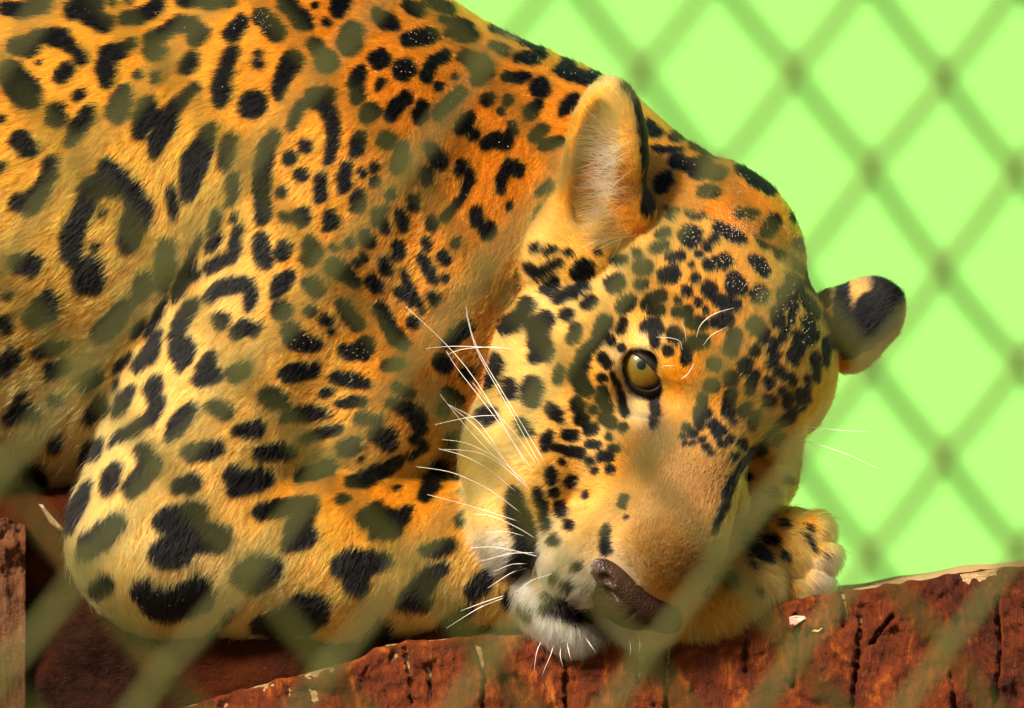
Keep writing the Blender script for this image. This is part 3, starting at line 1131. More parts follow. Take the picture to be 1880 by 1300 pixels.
def build_jaguar():
    root = empty('jaguar', tuple(to_world(W(600, 1180, -50))))
    tag(root, 'spotted jaguar lying with its chin on its folded forepaws on the log slab', 'jaguar')
    inv = -Vector(root.location)
    U, Q, nrm = build_body_mesh()
    maps = spot_shade_maps()
    _, is_head = jag_sdf(U.astype(np.float32), True)
    base, m, px, py = coat(U, is_head, maps)
    colr = base * (1 - m[:, None]) + np.array(HUE['b'], dtype=np.float32) * m[:, None]
    # bare dark skin round the eyes
    for sgn in (-1,):
        ec = eye_center(sgn)
        de = np.sqrt(((U - ec) ** 2).sum(-1))
        bare = np.clip((EYE_R + 13 - de) / 5, 0, 1)
        colr = colr * (1 - bare[:, None]) + np.array((0.02, 0.012, 0.008)) * bare[:, None]
    Wv = to_world(U) - np.array(root.location)
    # outward orientation
    a, b, c = Wv[Q[:, 0]], Wv[Q[:, 1]], Wv[Q[:, 2]]
    wn_ = np.stack([nrm[:, 0], -nrm[:, 2], -nrm[:, 1]], -1)
    if (np.cross(b - a, c - a) * wn_[Q[:, 0]]).sum() < 0: Q = Q[:, ::-1]
    me = mesh_np('body', Wv, Q)
    at = me.attributes.new('coat', 'FLOAT_COLOR', 'POINT')
    at.data.foreach_set('color', np.concatenate([colr * 0.8, np.ones((len(U), 1))], 1).astype(np.float32).ravel())
    skin = mat_attr_skin()
    body = link('body', me, skin, root)
    print('BODY', len(U), len(Q))
    bvh = BVHTree.FromPolygons([Vector(v) for v in to_world(U)], Q.tolist())

    def hit(x, y):
        o = Vector(cam.location)
        d = (Vector(to_world(W(x, y, 0))) - o).normalized()
        h = bvh.ray_cast(o, d)
        return h
    def zhit(x, y, dflt=0.0):
        h = hit(x, y)
        return -h[0].y / S if h[0] is not None else dflt

    # eyes
    eye_mat = mat_eye()
    link_eye(root, eye_center(-1), np.array([-0.10, -0.09, 0.99]), eye_mat)      # the other eye is shut
    build_eyelid(root)
    build_nose(root)
    if FUR:
        build_fur(root, body, U, Q, nrm, is_head, maps)
    build_whiskers(root, zhit)
    return root, hit

def mat_eye():
    n = NT('iris')
    tc = n.n('ShaderNodeTexCoord')
    sep = n.n('ShaderNodeSeparateXYZ')
    n.t.links.new(tc.outputs['Object'], sep.inputs[0])
    x, y = sep.outputs[0], sep.outputs[1]
    r = n.math('SQRT', n.math('ADD', n.math('MULTIPLY', x, x), n.math('MULTIPLY', y, y)))
    rr = n.math('DIVIDE', r, EYE_R * S)                # 0 centre .. 1 edge
    ang = n.n('ShaderNodeMath', operation='ARCTAN2'); n.set(ang.inputs[0], y); n.set(ang.inputs[1], x)
    cv = n.n('ShaderNodeCombineXYZ'); n.set(cv.inputs[0], n.math('MULTIPLY', ang.outputs[0], 9.0)); n.set(cv.inputs[1], n.math('MULTIPLY', rr, 1.5))
    fib = n.noise(2.2, 4, 0.6, cv.outputs[0])
    iris = n.mix(fib, (0.040, 0.024, 0.002), (0.17, 0.088, 0.006))
    iris = n.mix(n.ramp(rr, [(0.16, 1.0), (0.40, 0.0)]), iris, (0.060, 0.055, 0.006))
    ring = n.ramp(rr, [(0.60, 0.0), (0.70, 1.0)])
    c = n.mix(ring, iris, (0.02, 0.012, 0.006))
    pup = n.ramp(rr, [(0.135, 1.0), (0.165, 0.0)])
    c = n.mix(pup, c, (0.003, 0.003, 0.003))
    n.pbr(c, 0.35, Coat_Weight=0.2, Coat_Roughness=0.03, Specular_IOR_Level=0.1)
    return n.m

def link_eye(root, ec, gaze, mat):
    M = axes((0, -1, 0), gaze)
    nu, nv = 48, 32
    V, F = [], []
    for i in range(nv + 1):
        th = math.pi * i / nv
        for j in range(nu):
            ph = 2 * math.pi * j / nu
            r = EYE_R * (1 + 0.06 * math.exp(-(th / 0.62) ** 4))      # cornea stands proud
            V.append((r * math.sin(th) * math.cos(ph) * S, r * math.sin(th) * math.sin(ph) * S, r * math.cos(th) * S))
    for i in range(nv):
        for j in range(nu):
            F.append((i * nu + j, (i + 1) * nu + j, (i + 1) * nu + (j + 1) % nu, i * nu + (j + 1) % nu))
    o = link('eye', mesh_pd('eye', V, F), mat, root)
    wm = lambda v: Vector((v[0], -v[2], -v[1]))
    from mathutils import Matrix
    c0, c1, c2 = wm(M[:, 0]), wm(M[:, 1]), wm(M[:, 2])
    if c0.cross(c1).dot(c2) < 0: c0 = -c0
    R = Matrix((c0, c1, c2)).transposed().to_4x4()
    R.translation = Vector(to_world(ec.astype(float))) - root.location
    o.matrix_local = R
    return o

# lid margins of the near eye in photo pixels, from the outer corner over the top to the inner corner and back below
LID_UP = [(1138, 634), (1152, 643), (1168, 653), (1185, 664), (1198, 678), (1208, 690), (1215, 704)]
LID_LO = [(1215, 704), (1206, 714), (1192, 719), (1175, 715), (1158, 703), (1146, 684), (1139, 660), (1138, 634)]
def build_eyelid(root):
    ec = eye_center(-1).astype(float)
    n = NT('eyelid_skin')
    n.pbr((0.008, 0.005, 0.003), 0.6, n.bump(n.noise(500, 4, 0.6, n.obj()), 0.3, 0.0006), Specular_IOR_Level=0.15)
    def on_sphere(x, y, rad):
        # pixel ray meets sphere
        o = np.array([0, 0, DP]); t = W(x, y, 0); d = t - o; d /= np.linalg.norm(d)
        oc = o - ec; b = oc @ d; cc = oc @ oc - rad * rad
        disc = max(b * b - cc, 0.0)
        return o + d * (-b - math.sqrt(disc))
    def resample(P, n_):
        P = np.array(P, float); s = np.r_[0, np.cumsum(np.hypot(*np.diff(P, axis=0).T))]
        q = np.linspace(0, s[-1], n_)
        return np.stack([np.interp(q, s, P[:, 0]), np.interp(q, s, P[:, 1])], 1)
    up = resample(LID_UP, 20); lo = resample(LID_LO, 24)
    loop = np.concatenate([up[:-1], lo[:-1]])
    for _ in range(2):
        loop = (np.roll(loop, 1, 0) + 2 * loop + np.roll(loop, -1, 0)) / 4
    tg = np.roll(loop, -1, 0) - np.roll(loop, 1, 0)
    nr = np.stack([tg[:, 1], -tg[:, 0]], 1); nr /= np.linalg.norm(nr, axis=1)[:, None] + 1e-9
    if (nr * (loop - loop.mean(0))).sum() < 0: nr = -nr
    for _ in range(4):
        nr = (np.roll(nr, 1, 0) + 2 * nr + np.roll(nr, -1, 0)) / 4
    rings = [(-1.5, EYE_R + 1), (0.0, EYE_R + 5), (3.0, EYE_R + 6.5), (9.0, EYE_R + 5.5), (18, EYE_R + 3.5), (30, EYE_R + 1)]
    V = []
    for off, rad in rings:
        for q in loop + nr * off:
            V.append(to_world(on_sphere(q[0], q[1], rad)) - np.array(root.location))
    m_ = len(loop)
    F = [(i * m_ + j, i * m_ + (j + 1) % m_, (i + 1) * m_ + (j + 1) % m_, (i + 1) * m_ + j) for i in range(len(rings) - 1) for j in range(m_)]
    link('eyelid', mesh_pd('eyelid', V, F), n.m, root)

def build_nose(root):
    """nose leather with its nostrils, meshed from its own field"""
    def f(p):
        L = to_head(p).astype(np.float32)
        A = L.copy(); A[..., 0] = np.abs(A[..., 0])
        d = ell(L, (6, -236, 272), (118, 42, 54))
        d = smin(d, ell(L, (-6, -268, 270), (72, 34, 50)), 16)
        d = smax(d, -ell(A, (84, -238, 338), (24, 18, 44)), 5)
        d = smax(d, -ell(A, (60, -250, 336), (26, 8, 40)), 6)
        d = smax(d, -ell(L, (0, -275, 326), (4, 30, 18)), 6)
        return d
    c = HL(0, -235, 290)
    h, vx = 140.0, 2.0
    n = int(2 * h / vx)
    g = [c[a] - h + np.arange(n) * vx for a in range(3)]
    P = np.stack(np.meshgrid(*g, indexing='ij'), -1).reshape(-1, 3).astype(np.float32)
    D = f(P).reshape(n, n, n)
    grid = vdb.FloatGrid(60.0); grid.copyFromArray(D)
    pts, quads = grid.convertToQuads(0.0)
    U = c - h + np.asarray(pts, float) * vx
    quads = np.asarray(quads)
    V = to_world(U) - np.array(root.location)
    fn = np.cross(V[quads[:, 1]] - V[quads[:, 0]], V[quads[:, 2]] - V[quads[:, 0]])
    if (fn * (V[quads[:, 0]] - V.mean(0))).sum() < 0: quads = quads[:, ::-1]
    nt = NT('nose_leather')
    vor = nt.n('ShaderNodeTexVoronoi', Scale=900.0)
    nt.t.links.new(nt.obj(), vor.inputs['Vector'])
    f1 = nt.noise(120, 4, 0.6, nt.obj())
    cc = nt.ramp(f1, [(0.3, (0.015, 0.007, 0.003)), (0.7, (0.045, 0.019, 0.008))])
    nt.pbr(cc, 0.40, nt.bump(vor.outputs['Distance'], 0.6, 0.0008), Specular_IOR_Level=0.25)
    link('nose', mesh_np('nose', V, quads), nt.m, root)

def build_fur(root, body, U, Q, nrm, is_head, maps):
    T = np.concatenate([Q[:, [0, 1, 2]], Q[:, [0, 2, 3]]])
    A, B, C = U[T[:, 0]], U[T[:, 1]], U[T[:, 2]]
    area = 0.5 * np.linalg.norm(np.cross(B - A, C - A), axis=1)
    cen = (A + B + C) / 3
    px, py = to_px(cen)
    nz = (nrm[T[:, 0]] + nrm[T[:, 1]] + nrm[T[:, 2]])[:, 2] / 3
    # how much of it the picture can show: in the frame, turned to the camera, not far behind what is in front
    G = 6
    gx = np.clip(((px + 300) / G).astype(int), 0, 420); gy = np.clip(((py + 300) / G).astype(int), 0, 320)
    zb = np.full((421, 321), -1e9)
    np.maximum.at(zb, (gx, gy), cen[:, 2])
    hidden = zb[gx, gy] - cen[:, 2] > 45
    inside = (px > -40) & (px < 1920) & (py > -40) & (py < 1340)
    w = np.where(nz > -0.25, 1.0, 0.12) * np.where(hidden, 0.10, 1.0) * np.where(inside, 1.0, 0.10)
    hd = is_head[T[:, 0]]
    w = w * np.where(hd, 1.45, 1.0)
    cdf = np.cumsum(area * w); cdf /= cdf[-1]
    n = N_FUR
    ti = np.searchsorted(cdf, rng.random(n))
    u, v = rng.random(n), rng.random(n)
    fl = u + v > 1; u[fl] = 1 - u[fl]; v[fl] = 1 - v[fl]
    P = A[ti] + u[:, None] * (B - A)[ti] + v[:, None] * (C - A)[ti]
    N = nrm[T[ti, 0]] * (1 - u - v)[:, None] + nrm[T[ti, 1]] * u[:, None] + nrm[T[ti, 2]] * v[:, None]
    N = N / (np.linalg.norm(N, axis=1)[:, None] + 1e-9)
    H = is_head[T[ti, 0]]
    base, m, px, py = coat(P, H, maps)
    # keep the bare parts bare: nose leather, eye openings
    bare = in_poly(px, py, NOSE_POLY) & H & (P[:, 2] > 60)
    for sgn in (-1,):
        ec = eye_center(sgn)
        bare |= np.sqrt(((P - ec) ** 2).sum(-1)) < EYE_R + 5
    lidpoly = np.array(LID_UP + LID_LO[1:-1], float); lc = lidpoly.mean(0)
    bare |= in_poly(px, py, [tuple(q) for q in lc + (lidpoly - lc) * 1.14]) & H
    keep = ~bare
    P, N, H, base, m, px, py = P[keep], N[keep], H[keep], base[keep], m[keep], px[keep], py[keep]
    n = len(P)
    fv = np.empty((n, 4), dtype=np.float32)
    for flag, tab in ((False, FLOW_B), (True, FLOW_H)):
        s = H == flag
        fv[s] = rbf(px[s], py[s], [(a[0], a[1], 70 if flag else 110) for a in tab], [a[2:6] for a in tab], (-0.8, 0.5, 30, 0.35), 0.002)
    q = P.astype(np.float32)
    f3 = np.stack([fv[:, 0], fv[:, 1], np.zeros(n)], -1).astype(np.float64)
    f3 /= np.linalg.norm(f3, axis=1)[:, None] + 1e-9
    f3[:, 2] = 0.15
    t = f3 - N * (f3 * N).sum(-1)[:, None]
    t /= np.linalg.norm(t, axis=1)[:, None] + 1e-6
    bt = np.cross(N, t)
    # tufts lean together, single hairs stray
    lean = fbm(q / 45.0, 2, 41) * 0.22 + fbm(q / 9.0, 1, 55) * 0.14 + rng.normal(0, 0.13, n)
    t = t * np.cos(lean)[:, None] + bt * np.sin(lean)[:, None]
    Lh = 0.74 * fv[:, 2] * (0.78 + 0.30 * rng.random(n)) * (1 + 0.18 * fbm(q / 30.0, 2, 77))
    stray = rng.random(n) < 0.02
    Lh = np.where(stray, Lh * 1.35, Lh)
    lift = 0.85 * fv[:, 3] * (0.75 + 0.5 * rng.random(n)) + 0.06 * fbm(q / 14.0, 2, 91) + np.where(stray, 0.15, 0)
    base, m, _, _ = coat(P + t * (Lh * 0.55)[:, None], H, maps)
    segs = [0.36, 0.34, 0.30]; k_l = [1.35, 0.85, 0.42]
    pts = np.empty((n, 4, 3))
    cur = P - N * 1.0
    pts[:, 0] = cur
    curl = rng.normal(0, 0.10, n)
    for i in range(3):
        al = lift * k_l[i]
        tt = t * np.cos(curl * i)[:, None] + bt * np.sin(curl * i)[:, None]
        cur = cur + (Lh * segs[i])[:, None] * (tt * np.cos(al)[:, None] + N * np.sin(al)[:, None])
        pts[:, i + 1] = cur
    # colour of each hair
    isb = rng.random(n) < m
    tone = (0.80 + 0.36 * rng.random(n)) * (1 + 0.10 * fbm(q / 12.0, 2, 13))
    warm = rng.normal(0, 0.05, n)
    col = base * tone[:, None] * np.stack([1 + warm * 0.5, 1 - warm * 0.4, 1 - warm * 1.5], -1)
    pale = (rng.random(n) < 0.10)[:, None]
    col = np.where(pale, col * 1.22 + np.array((0.03, 0.03, 0.02)), col)
    blk = np.array(HUE['b']) * (0.7 + 0.9 * rng.random(n))[:, None]
    col = np.where(isb[:, None], blk, col)
    wid = np.where(H, 0.36, 0.44) * (0.75 + 0.5 * rng.random(n))
    # long pale hairs inside the near ear
    et = H & (px > 1104) & (px < 1172) & (py > 235) & (py < 445)
    ei = np.nonzero(et)[0]
    ei = ei[rng.random(len(ei)) < 0.07]
    k_ = len(ei)
    dr = np.stack([-0.95 + 0.25 * rng.normal(size=k_), -0.25 + 0.30 * rng.normal(size=k_) - (300 - py[ei]) * 0.002, 0.30 + 0.25 * rng.random(k_)], -1)
    dr /= np.linalg.norm(dr, axis=1)[:, None]
    Le = (38 + 46 * rng.random(k_)) * np.clip((px[ei] - 1060) / 70, 0.5, 1)
    droop = np.stack([np.full(k_, -0.1), 0.1 + 0.15 * rng.normal(size=k_), np.zeros(k_)], -1)
    for i, tt_ in enumerate((0, 0.36, 0.7, 1.0)):
        pts[ei, i] = P[ei] + dr * (Le * tt_)[:, None] + N[ei] * 3 + droop * (Le * tt_ ** 2)[:, None]
    col[ei] = np.array((0.60, 0.49, 0.31)) * (0.75 + 0.4 * rng.random(k_))[:, None]
    wid[ei] *= 1.8
    cu = bpy.data.hair_curves.new('fur')
    cu.add_curves([4] * n)
    wp = (to_world(pts.reshape(-1, 3)) - np.array(root.location)).astype(np.float32)
    cu.attributes['position'].data.foreach_set('vector', wp.ravel())
    ra = cu.attributes.new('radius', 'FLOAT', 'POINT')
    rad = (wid[:, None] * np.array([1.0, 0.95, 0.7, 0.15]) * S).astype(np.float32)
    ra.data.foreach_set('value', rad.ravel())
    ca = cu.attributes.new('coat', 'FLOAT_COLOR', 'CURVE')
    ca.data.foreach_set('color', np.concatenate([np.clip(col, 0.003, 0.93), np.ones((n, 1))], 1).astype(np.float32).ravel())
    o = link('fur', cu, mat_fur(), root)
    tag(o, kind='stuff')
    print('FUR', n)

WHISK = [  # photo pixels, root first
 [(1010, 865), (965, 790), (905, 690), (868, 630), (855, 560)], [(1000, 870), (960, 795), (915, 715), (870, 640), (856, 575)],
 [(985, 875), (935, 800), (870, 715), (835, 672), (820, 645)], [(975, 870), (930, 790), (865, 680), (800, 612), (744, 562)],
 [(990, 860), (950, 800), (920, 768), (868, 703)], [(965, 895), (925, 845), (880, 770), (823, 743)], [(960, 890), (915, 845), (860, 790), (808, 724)],
 [(955, 880), (905, 820), (872, 780), (822, 742)], [(935, 640), (880, 637), (830, 635), (780, 640)], [(945, 642), (905, 636), (850, 640), (822, 650)],
 [(915, 763), (880, 763), (840, 770), (798, 780)], [(975, 898), (930, 850), (860, 812), (812, 807)], [(980, 905), (925, 855), (880, 828), (815, 825)],
 [(950, 905), (900, 862), (850, 835), (805, 824)], [(960, 945), (900, 898), (830, 865), (765, 857)], [(985, 990), (950, 968), (900, 945), (870, 944)],
 [(965, 985), (930, 975), (890, 978)], [(992, 1023), (950, 1012), (905, 1003), (865, 1006)], [(975, 1035), (940, 1035), (905, 1050)],
 [(985, 1015), (940, 1015), (885, 1030)], [(980, 1040), (940, 1050), (895, 1080)], [(930, 1092), (890, 1105), (845, 1122)], [(930, 1096), (880, 1115), (820, 1153)],
 [(960, 960), (900, 940), (850, 925), (785, 908)], [(1018, 1052), (975, 1065), (945, 1090)],
 [(980, 1165), (955, 1190), (942, 1225)], [(1000, 1165), (985, 1195), (980, 1235)], [(1020, 1175), (1010, 1205), (995, 1240)], [(1040, 1175), (1045, 1200), (1050, 1215)], [(1070, 1165), (1085, 1185), (1095, 1200)], [(975, 1165), (975, 1190), (982, 1222)], [(1030, 1180), (1028, 1205), (1034, 1225)],
 [(1155, 1165), (1158, 1190), (1156, 1205)], [(1172, 1160), (1175, 1185), (1174, 1200)], [(1120, 1170), (1118, 1190), (1110, 1210)],
 [(1470, 783), (1500, 786), (1550, 791), (1600, 793)], [(1460, 807), (1500, 815), (1560, 835), (1622, 865)],
 [(1278, 622), (1285, 595), (1310, 575), (1349, 565)], [(1290, 636), (1305, 615), (1335, 600)], [(1253, 645), (1250, 625), (1230, 620), (1205, 619)], [(1259, 630), (1258, 605), (1250, 590)], [(1204, 688), (1212, 672), (1240, 671)], [(1250, 697), (1262, 688), (1275, 667)]]
def build_whiskers(root, zhit):
    n = NT('whisker_hair')
    n.pbr((0.82, 0.74, 0.60), 0.35)
    for wi, path in enumerate(WHISK):
        P = np.array(path, float)
        z0 = zhit(*path[0]) 
        far = path[0][0] > 1440
        long = np.hypot(*(P[-1] - P[0]))
        # the whisker stands away from the skin while it runs over other parts
        t = np.linspace(0, 1, len(P))
        tt = np.linspace(0, 1, 14)
        k = np.stack([np.interp(tt, t, P[:, 0]), np.interp(tt, t, P[:, 1])], 1)
        for _ in range(3):
            k[1:-1] = (k[:-2] + 2 * k[1:-1] + k[2:]) / 4
        zs = []
        zz = z0 - 2
        for i, (x, y) in enumerate(k):
            want = z0 + 14 * tt[i] * (1 if not far else -1) + 12 * math.sin(tt[i] * 3.14)
            if not far:
                s = zhit(x, y, -1e4)
                if i > 1: want = max(want, s + 16)
            zs.append(want if i else z0 - 2)
        zs = np.array(zs)
        for _ in range(2): zs[1:-1] = (zs[:-2] + 2 * zs[1:-1] + zs[2:]) / 4
        pts = np.array([W(x, y, z) for (x, y), z in zip(k, zs)])
        r = np.interp(tt, [0, 0.5, 1], [1.0, 0.85, 0.3]) * S * (0.62 if long > 90 else 0.5)
        V, F = tube(to_world(pts) - np.array(root.location), r, 5)
        link('whisker', mesh_pd('whisker', V, F), n.m, root)


# ------------------------------------------------------------------ timber
TOP = [(-400, 1460), (150, 1345), (370, 1289), (500, 1250), (600, 1226), (640, 1215), (672, 1203), (685, 1193), (705, 1184), (760, 1176), (900, 1166), (1000, 1166), (1090, 1162), (1250, 1140), (1430, 1106), (1560, 1084), (1700, 1062), (1800, 1045), (1880, 1038), (2100, 1010), (2500, 960)]
CRACKS = [[(1037, 1165), (1040, 1230), (1038, 1300), (1045, 1400)], [(1230, 1160), (1226, 1220), (1224, 1290), (1230, 1400)], [(1580, 1135), (1577, 1185), (1575, 1230), (1568, 1265), (1565, 1300), (1560, 1400)], [(1548, 1090), (1552, 1130), (1549, 1150)], [(745, 1190), (752, 1240), (755, 1290)],
          [(785, 1225), (793, 1275)], [(1372, 1180), (1368, 1230)], [(1745, 1240), (1752, 1280), (1760, 1340)], [(1640, 1130), (1600, 1180)], [(880, 1190), (890, 1250), (884, 1330)], [(1180, 1190), (1172, 1250)], [(1830, 1100), (1838, 1190), (1826, 1300)], [(1460, 1130), (1466, 1200), (1455, 1260)]]
SLAB_Z = 75
def bark_height(x, y):
    q = np.stack([x / 60, y / 95, np.zeros_like(x)], -1)
    h = fbm(q, 6, 5, 0.58) * 10
    r = 1 - np.abs(fbm(np.stack([x / 26, y / 60, x * 0 + 3], -1), 3, 23))
    h += (r ** 3) * -7
    pl = fbm(np.stack([x / 34, y / 22, x * 0 + 9], -1), 2, 31)
    h += np.round(pl * 2.2) * 3.0                     # flakes
    h += fbm(np.stack([x / 6, y / 9, x * 0], -1), 3, 61) * 2.4
    for c in CRACKS:
        d = np.full(x.shape, 1e9)
        for (x0, y0), (x1, y1) in zip(c[:-1], c[1:]):
            dx, dy = x1 - x0, y1 - y0
            t = np.clip(((x - x0) * dx + (y - y0) * dy) / (dx * dx + dy * dy), 0, 1)
            d = np.minimum(d, np.hypot(x - x0 - t * dx, y - y0 - t * dy))
        d = d + fbm(np.stack([x / 9, y / 9, x * 0 + 1], -1), 2, 71) * 2.5
        h -= 26 * np.exp(-(d / 3.6) ** 2)
    return h

def build_timber(hit):
    tx = np.array([t[0] for t in TOP], float); ty = np.array([t[1] for t in TOP], float)
    zfl = 650 + ZC / S + 2                              # photo row of the ground at the face's distance
    root = empty('log_slab', tuple(to_world(W(1200, zfl, SLAB_Z - 120))))
    tag(root, 'thick split log slab with cracked red bark under the paws', 'log')
    loc = np.array(root.location)
    # bark: front sheet with a rolled upper rim, closed behind
    xs = np.concatenate([np.arange(-400, 300, 24), np.arange(300, 1920, 4.2), np.arange(1920, 2480, 20)])
    edge = np.interp(xs, tx, ty) + fbm(np.stack([xs / 22, xs * 0, xs * 0], -1), 3, 2) * 3.2
    vs = np.concatenate([np.linspace(0, 1, 76) ** 1.12 * 330, np.linspace(360, zfl - 1100, 12)])
    X, V = np.meshgrid(xs, vs, indexing='ij')
    Y = edge[:, None] + V
    Y = np.minimum(Y, zfl)
    hgt = bark_height(X, Y)
    rim = np.clip(V / 9.0, 0, 1)
    belly = 46 * np.sin(np.clip(V / 900, 0, 1) * math.pi)
    Zz = SLAB_Z - 10 + hgt * (0.35 + 0.65 * rim) + belly - (1 - rim) ** 2 * 7
    nx, nv = X.shape
    P = to_world(np.stack([*Wv_(X, Y, Zz)], -1)).reshape(-1, 3) - loc
    back = to_world(np.stack([*Wv_(X[:, 0], edge + 3, np.full(nx, SLAB_Z - 42.0))], -1)) - loc
    P = np.concatenate([P, back])
    F = []
    I = np.arange(nx * nv).reshape(nx, nv)
    a, b, c, d = I[:-1, :-1].ravel(), I[1:, :-1].ravel(), I[1:, 1:].ravel(), I[:-1, 1:].ravel()
    F = np.stack([a, d, c, b], 1)
    bi = nx * nv + np.arange(nx)
    F = np.concatenate([F, np.stack([I[:-1, 0], I[1:, 0], bi[1:], bi[:-1]], 1)])
    link('bark', mesh_np('bark', P, F), mat_bark(), root)
    # sawn wood: top face and body behind the bark
    xs2 = np.arange(-400, 2480, 30.0)
    e2 = np.interp(xs2, tx, ty)
    zz = np.array([SLAB_Z - 20, SLAB_Z - 80, -150, -330.0])
    V2, F2 = [], []
    for i, x in enumerate(xs2):
        for j, z in enumerate(zz):
            p = W(x, e2[i], SLAB_Z)
            V2.append(to_world(np.array([p[0], p[1] + 3.5 + 1.5 * math.sin(x * 0.05 + j), z])) - loc)
        p = W(x, e2[i], SLAB_Z)
        V2.append(np.array([p[0] * S, 330 * S, 0.001]) - loc)
        V2.append(np.array([p[0] * S, -(SLAB_Z - 40) * S, 0.001]) - loc)
    k = len(zz) + 2
    for i in range(len(xs2) - 1):
        for j in range(k):
            j2 = (j + 1) % k
            F2.append((i * k + j, i * k + j2, (i + 1) * k + j2, (i + 1) * k + j))
    F2.append(tuple(range(k - 1, -1, -1))); F2.append(tuple((len(xs2) - 1) * k + j for j in range(k)))
    link('wood_core', mesh_pd('wood_core', V2, F2), mat_wood('sawn_wood', (0.26, 0.15, 0.06), (0.45, 0.29, 0.13), (3, 70, 70), 0.65), root, smooth=False)

    # dark log behind, under the elbow and flank
    lr = 345
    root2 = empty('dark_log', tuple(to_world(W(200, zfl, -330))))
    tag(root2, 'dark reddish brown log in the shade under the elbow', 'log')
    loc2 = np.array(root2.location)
    xs3 = np.arange(-900, 1100, 8.0); th = np.linspace(-0.25, math.pi * 1.05, 90)
    Xg, Tg = np.meshgrid(xs3, th, indexing='ij')
    rr = lr + fbm(np.stack([Xg / 90, Tg * 5, Xg * 0], -1), 5, 19) * 15 + fbm(np.stack([Xg / 14, Tg * 22, Xg * 0], -1), 3, 29) * 3
    Yc, Zc_ = 1242.0, -330.0
    Yp = Yc - rr * np.sin(Tg); Zp = Zc_ + rr * np.cos(Tg)
    P3 = to_world(np.stack([Xg - 940, Yp - 650, Zp], -1)).reshape(-1, 3)
    P3[:, 2] = np.maximum(P3[:, 2], 0.002)
    I3 = np.arange(Xg.size).reshape(Xg.shape)
    F3 = np.stack([I3[:-1, :-1].ravel(), I3[1:, :-1].ravel(), I3[1:, 1:].ravel(), I3[:-1, 1:].ravel()], 1)
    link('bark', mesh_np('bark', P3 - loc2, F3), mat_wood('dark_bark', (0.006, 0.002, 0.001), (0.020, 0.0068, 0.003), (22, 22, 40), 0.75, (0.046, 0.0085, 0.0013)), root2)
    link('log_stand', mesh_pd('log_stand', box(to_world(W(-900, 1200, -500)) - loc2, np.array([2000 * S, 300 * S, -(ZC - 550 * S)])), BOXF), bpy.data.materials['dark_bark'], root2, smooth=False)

    # upright timber at the left
    root3 = empty('timber_post', tuple(to_world(W(-60, zfl, 20))))
    tag(root3, 'rough weathered timber post with flaking top beside the elbow', 'post')
    loc3 = np.array(root3.location)
    x0, x1, yt = -170.0, 47.0, 950.0
    z1, z0 = 40.0, -190.0
    nu_, nv_ = 70, 150
    u = np.linspace(0, 1, nu_); v = np.linspace(0, 1, nv_) ** 1.3
    Ug, Vg = np.meshgrid(u, v, indexing='ij')
    Xf = x0 + (x1 - x0) * Ug; 
    topy = yt + 26 * (1 - Ug) * 0 + 14 * fbm(np.stack([Ug * 6, Ug * 0, Ug * 0], -1), 3, 3)
    Yf = topy + (zfl - topy) * Vg
    fl = np.exp(-((Yf - 1010) / 75) ** 2)
    Zf = z1 + fbm(np.stack([Xf / 26, Yf / 40, Xf * 0], -1), 5, 83) * (6 + 16 * fl) + fbm(np.stack([Xf / 7, Yf / 5, Xf * 0], -1), 3, 87) * (2 + 5 * fl)
    Pf = to_world(np.stack([*Wv_(Xf, Yf, Zf)], -1)).reshape(-1, 3)
    Pb = to_world(np.stack([*Wv_(Xf, Yf, np.full_like(Zf, z0))], -1)).reshape(-1, 3)
    n0 = nu_ * nv_
    I4 = np.arange(n0).reshape(nu_, nv_)
    f = [np.stack([I4[:-1, :-1].ravel(), I4[:-1, 1:].ravel(), I4[1:, 1:].ravel(), I4[1:, :-1].ravel()], 1)]
    f.append(f[0][:, ::-1] + n0)
    for e, fwd in ((I4[:, 0], 1), (I4[-1, :], 1), (I4[:, -1], -1), (I4[0, :], -1)):
        e = e[::fwd]
        f.append(np.stack([e[:-1], e[1:], e[1:] + n0, e[:-1] + n0], 1))
    link('post', mesh_np('post', np.concatenate([Pf, Pb]) - loc3, np.concatenate(f)), mat_wood('weathered_timber', (0.035, 0.013, 0.006), (0.15, 0.070, 0.034), (60, 30, 6), 0.65, (0.09, 0.024, 0.006)), root3)

def Wv_(X, Y, Z):
    k = (DP - Z) / DP
    return (X - 940) * k, (Y - 650) * k, Z

def box(p, d):
    return [tuple(np.asarray(p) + np.array([a, b, c]) * d) for c in (0, 1) for b in (0, 1) for a in (0, 1)]
BOXF = [(0, 2, 3, 1), (4, 5, 7, 6), (0, 1, 5, 4), (2, 6, 7, 3), (0, 4, 6, 2), (1, 3, 7, 5)]

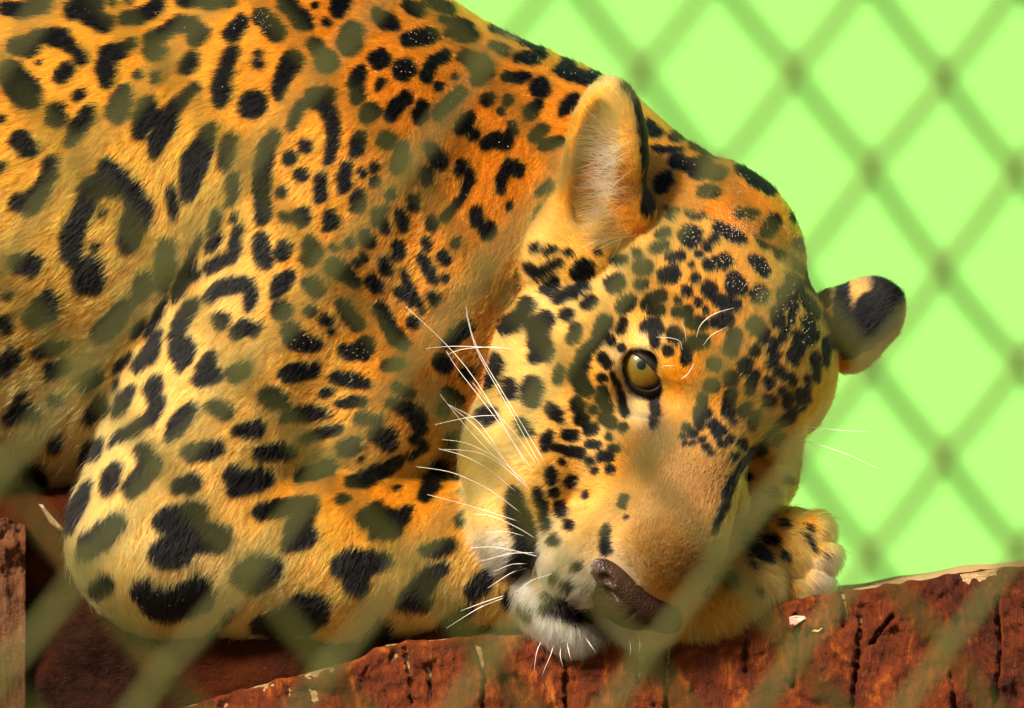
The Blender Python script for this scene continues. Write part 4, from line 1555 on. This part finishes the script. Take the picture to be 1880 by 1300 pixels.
# ------------------------------------------------------------------ small things
def build_small(hit):
    # bark flakes stuck on the slab
    nt = NT('flake'); v = nt.obj()
    f = nt.noise(300, 4, 0.6, v)
    nt.pbr(nt.ramp(f, [(0.3, (0.42, 0.20, 0.13)), (0.7, (0.62, 0.36, 0.26))]), 0.7, nt.bump(f, 0.4, 0.001))
    nt2 = NT('dry_leaf'); f = nt2.noise(260, 4, 0.6, nt2.obj())
    nt2.pbr(nt2.ramp(f, [(0.3, (0.50, 0.28, 0.07)), (0.7, (0.68, 0.45, 0.14))]), 0.6)
    nt3 = NT('straw'); f = nt3.noise(200, 4, 0.6, nt3.obj((8, 8, 1)))
    nt3.pbr(nt3.ramp(f, [(0.3, (0.16, 0.08, 0.03)), (0.7, (0.34, 0.20, 0.09))]), 0.6)
    def chip(name, label, cat, outline, z, thick, mat):
        c = np.mean(outline, 0)
        base = to_world(W(c[0], c[1], z))
        V = []
        n = len(outline)
        for dz, sc_ in ((0, 1.0), (thick * 0.7, 0.96), (thick, 0.72)):
            for i, (x, y) in enumerate(outline):
                x, y = c + (np.array((x, y)) - c) * sc_
                V.append(to_world(W(x, y, z + dz + 1.5 * math.sin(i * 2.1))) - base)
        F = [tuple(range(n))]
        for r in range(2):
            F += [(r * n + i, (r + 1) * n + i, (r + 1) * n + (i + 1) % n, r * n + (i + 1) % n) for i in range(n)]
        F.append(tuple(2 * n + i for i in range(n - 1, -1, -1)))
        o = link(name, mesh_pd(name, V, F), mat, smooth=False)
        o.location = base
        tag(o, label, cat)
    chip('bark_flake', 'small pale pink flake of bark stuck on the slab below the paw', 'bark flake', [(1448, 1133), (1460, 1130), (1478, 1131), (1481, 1136), (1470, 1143), (1458, 1151), (1450, 1148)], SLAB_Z - 8, 16, nt.m)
    chip('dry_leaf', 'tiny yellow leaf scrap on the red bark beside the pink flake', 'leaf', [(1490, 1160), (1497, 1152), (1508, 1150), (1511, 1154), (1502, 1162)], SLAB_Z - 6, 10, nt2.m)
    chip('wood_splinter', 'brown wood splinter lying between the elbow and the timber post', 'splinter', [(70, 925), (78, 926), (98, 950), (118, 972), (112, 976), (92, 962)], -60, 10, nt3.m)

def build_sand(hit, root):
    nt = NT('sand_grain'); nt.pbr((0.40, 0.31, 0.18), 0.7)
    r = random.Random(5)
    V, F = [], []
    areas = [(1350, 412, 46, 32, 300), (1345, 352, 28, 18, 60), (1266, 435, 20, 18, 40), (1278, 380, 18, 24, 45), (1350, 522, 26, 22, 40), (1320, 482, 26, 14, 35), (1395, 495, 20, 24, 26), (1395, 545, 20, 22, 30), (1445, 560, 22, 60, 50), (1480, 590, 22, 50, 30),
             (1262, 240, 40, 22, 26), (1090, 135, 60, 18, 22), (970, 100, 40, 40, 16), (490, 40, 16, 20, 34), (440, 52, 20, 24, 8), (770, 70, 30, 14, 22), (150, 25, 30, 24, 10), (740, 128, 22, 22, 10), (560, 625, 34, 16, 12), (660, 645, 34, 16, 12), (640, 697, 30, 10, 8), (1235, 300, 40, 20, 14), (900, 200, 200, 130, 40), (1450, 440, 30, 40, 30), (400, 60, 200, 120, 22), (300, 1095, 60, 30, 10)]
    ico = [(0, 0, 1), (0.9, 0, -0.1), (0, 0.9, 0.1), (-0.9, 0, 0), (0, -0.9, -0.1), (0, 0, -1)]
    icf = [(0, 1, 2), (0, 2, 3), (0, 3, 4), (0, 4, 1), (5, 2, 1), (5, 3, 2), (5, 4, 3), (5, 1, 4)]
    base = np.array(root.location)
    for (x, y, sx, sy, n) in areas:
        for _ in range(n):
            px, py = x + r.gauss(0, 0.55) * sx, y + r.gauss(0, 0.55) * sy
            h = hit(px, py)
            if h[0] is None: continue
            p = h[0] + h[1] * S * r.uniform(6, 10)
            s = S * r.uniform(0.6, 1.35)
            b = len(V)
            V += [tuple(np.array(p) + np.array(q) * s * r.uniform(0.7, 1.2) - base) for q in ico]
            F += [tuple(b + i for i in f) for f in icf]
    o = link('sand_grains', mesh_pd('sand_grains', V, F), nt.m, smooth=False)
    o.location = base
    tag(o, 'pale sand grains sprinkled over the jaguar\'s head and back', 'sand', kind='stuff')

# ------------------------------------------------------------------ assemble
build_setting()
chain_fence('chain_link_fence', 'blurred olive green chain link fence in front of the jaguar', mat_wire('green_wire', (0.050, 0.050, 0.007), (0.082, 0.078, 0.014)))
jag, hit = build_jaguar()
build_timber(hit)
build_small(hit)
build_sand(hit, jag)
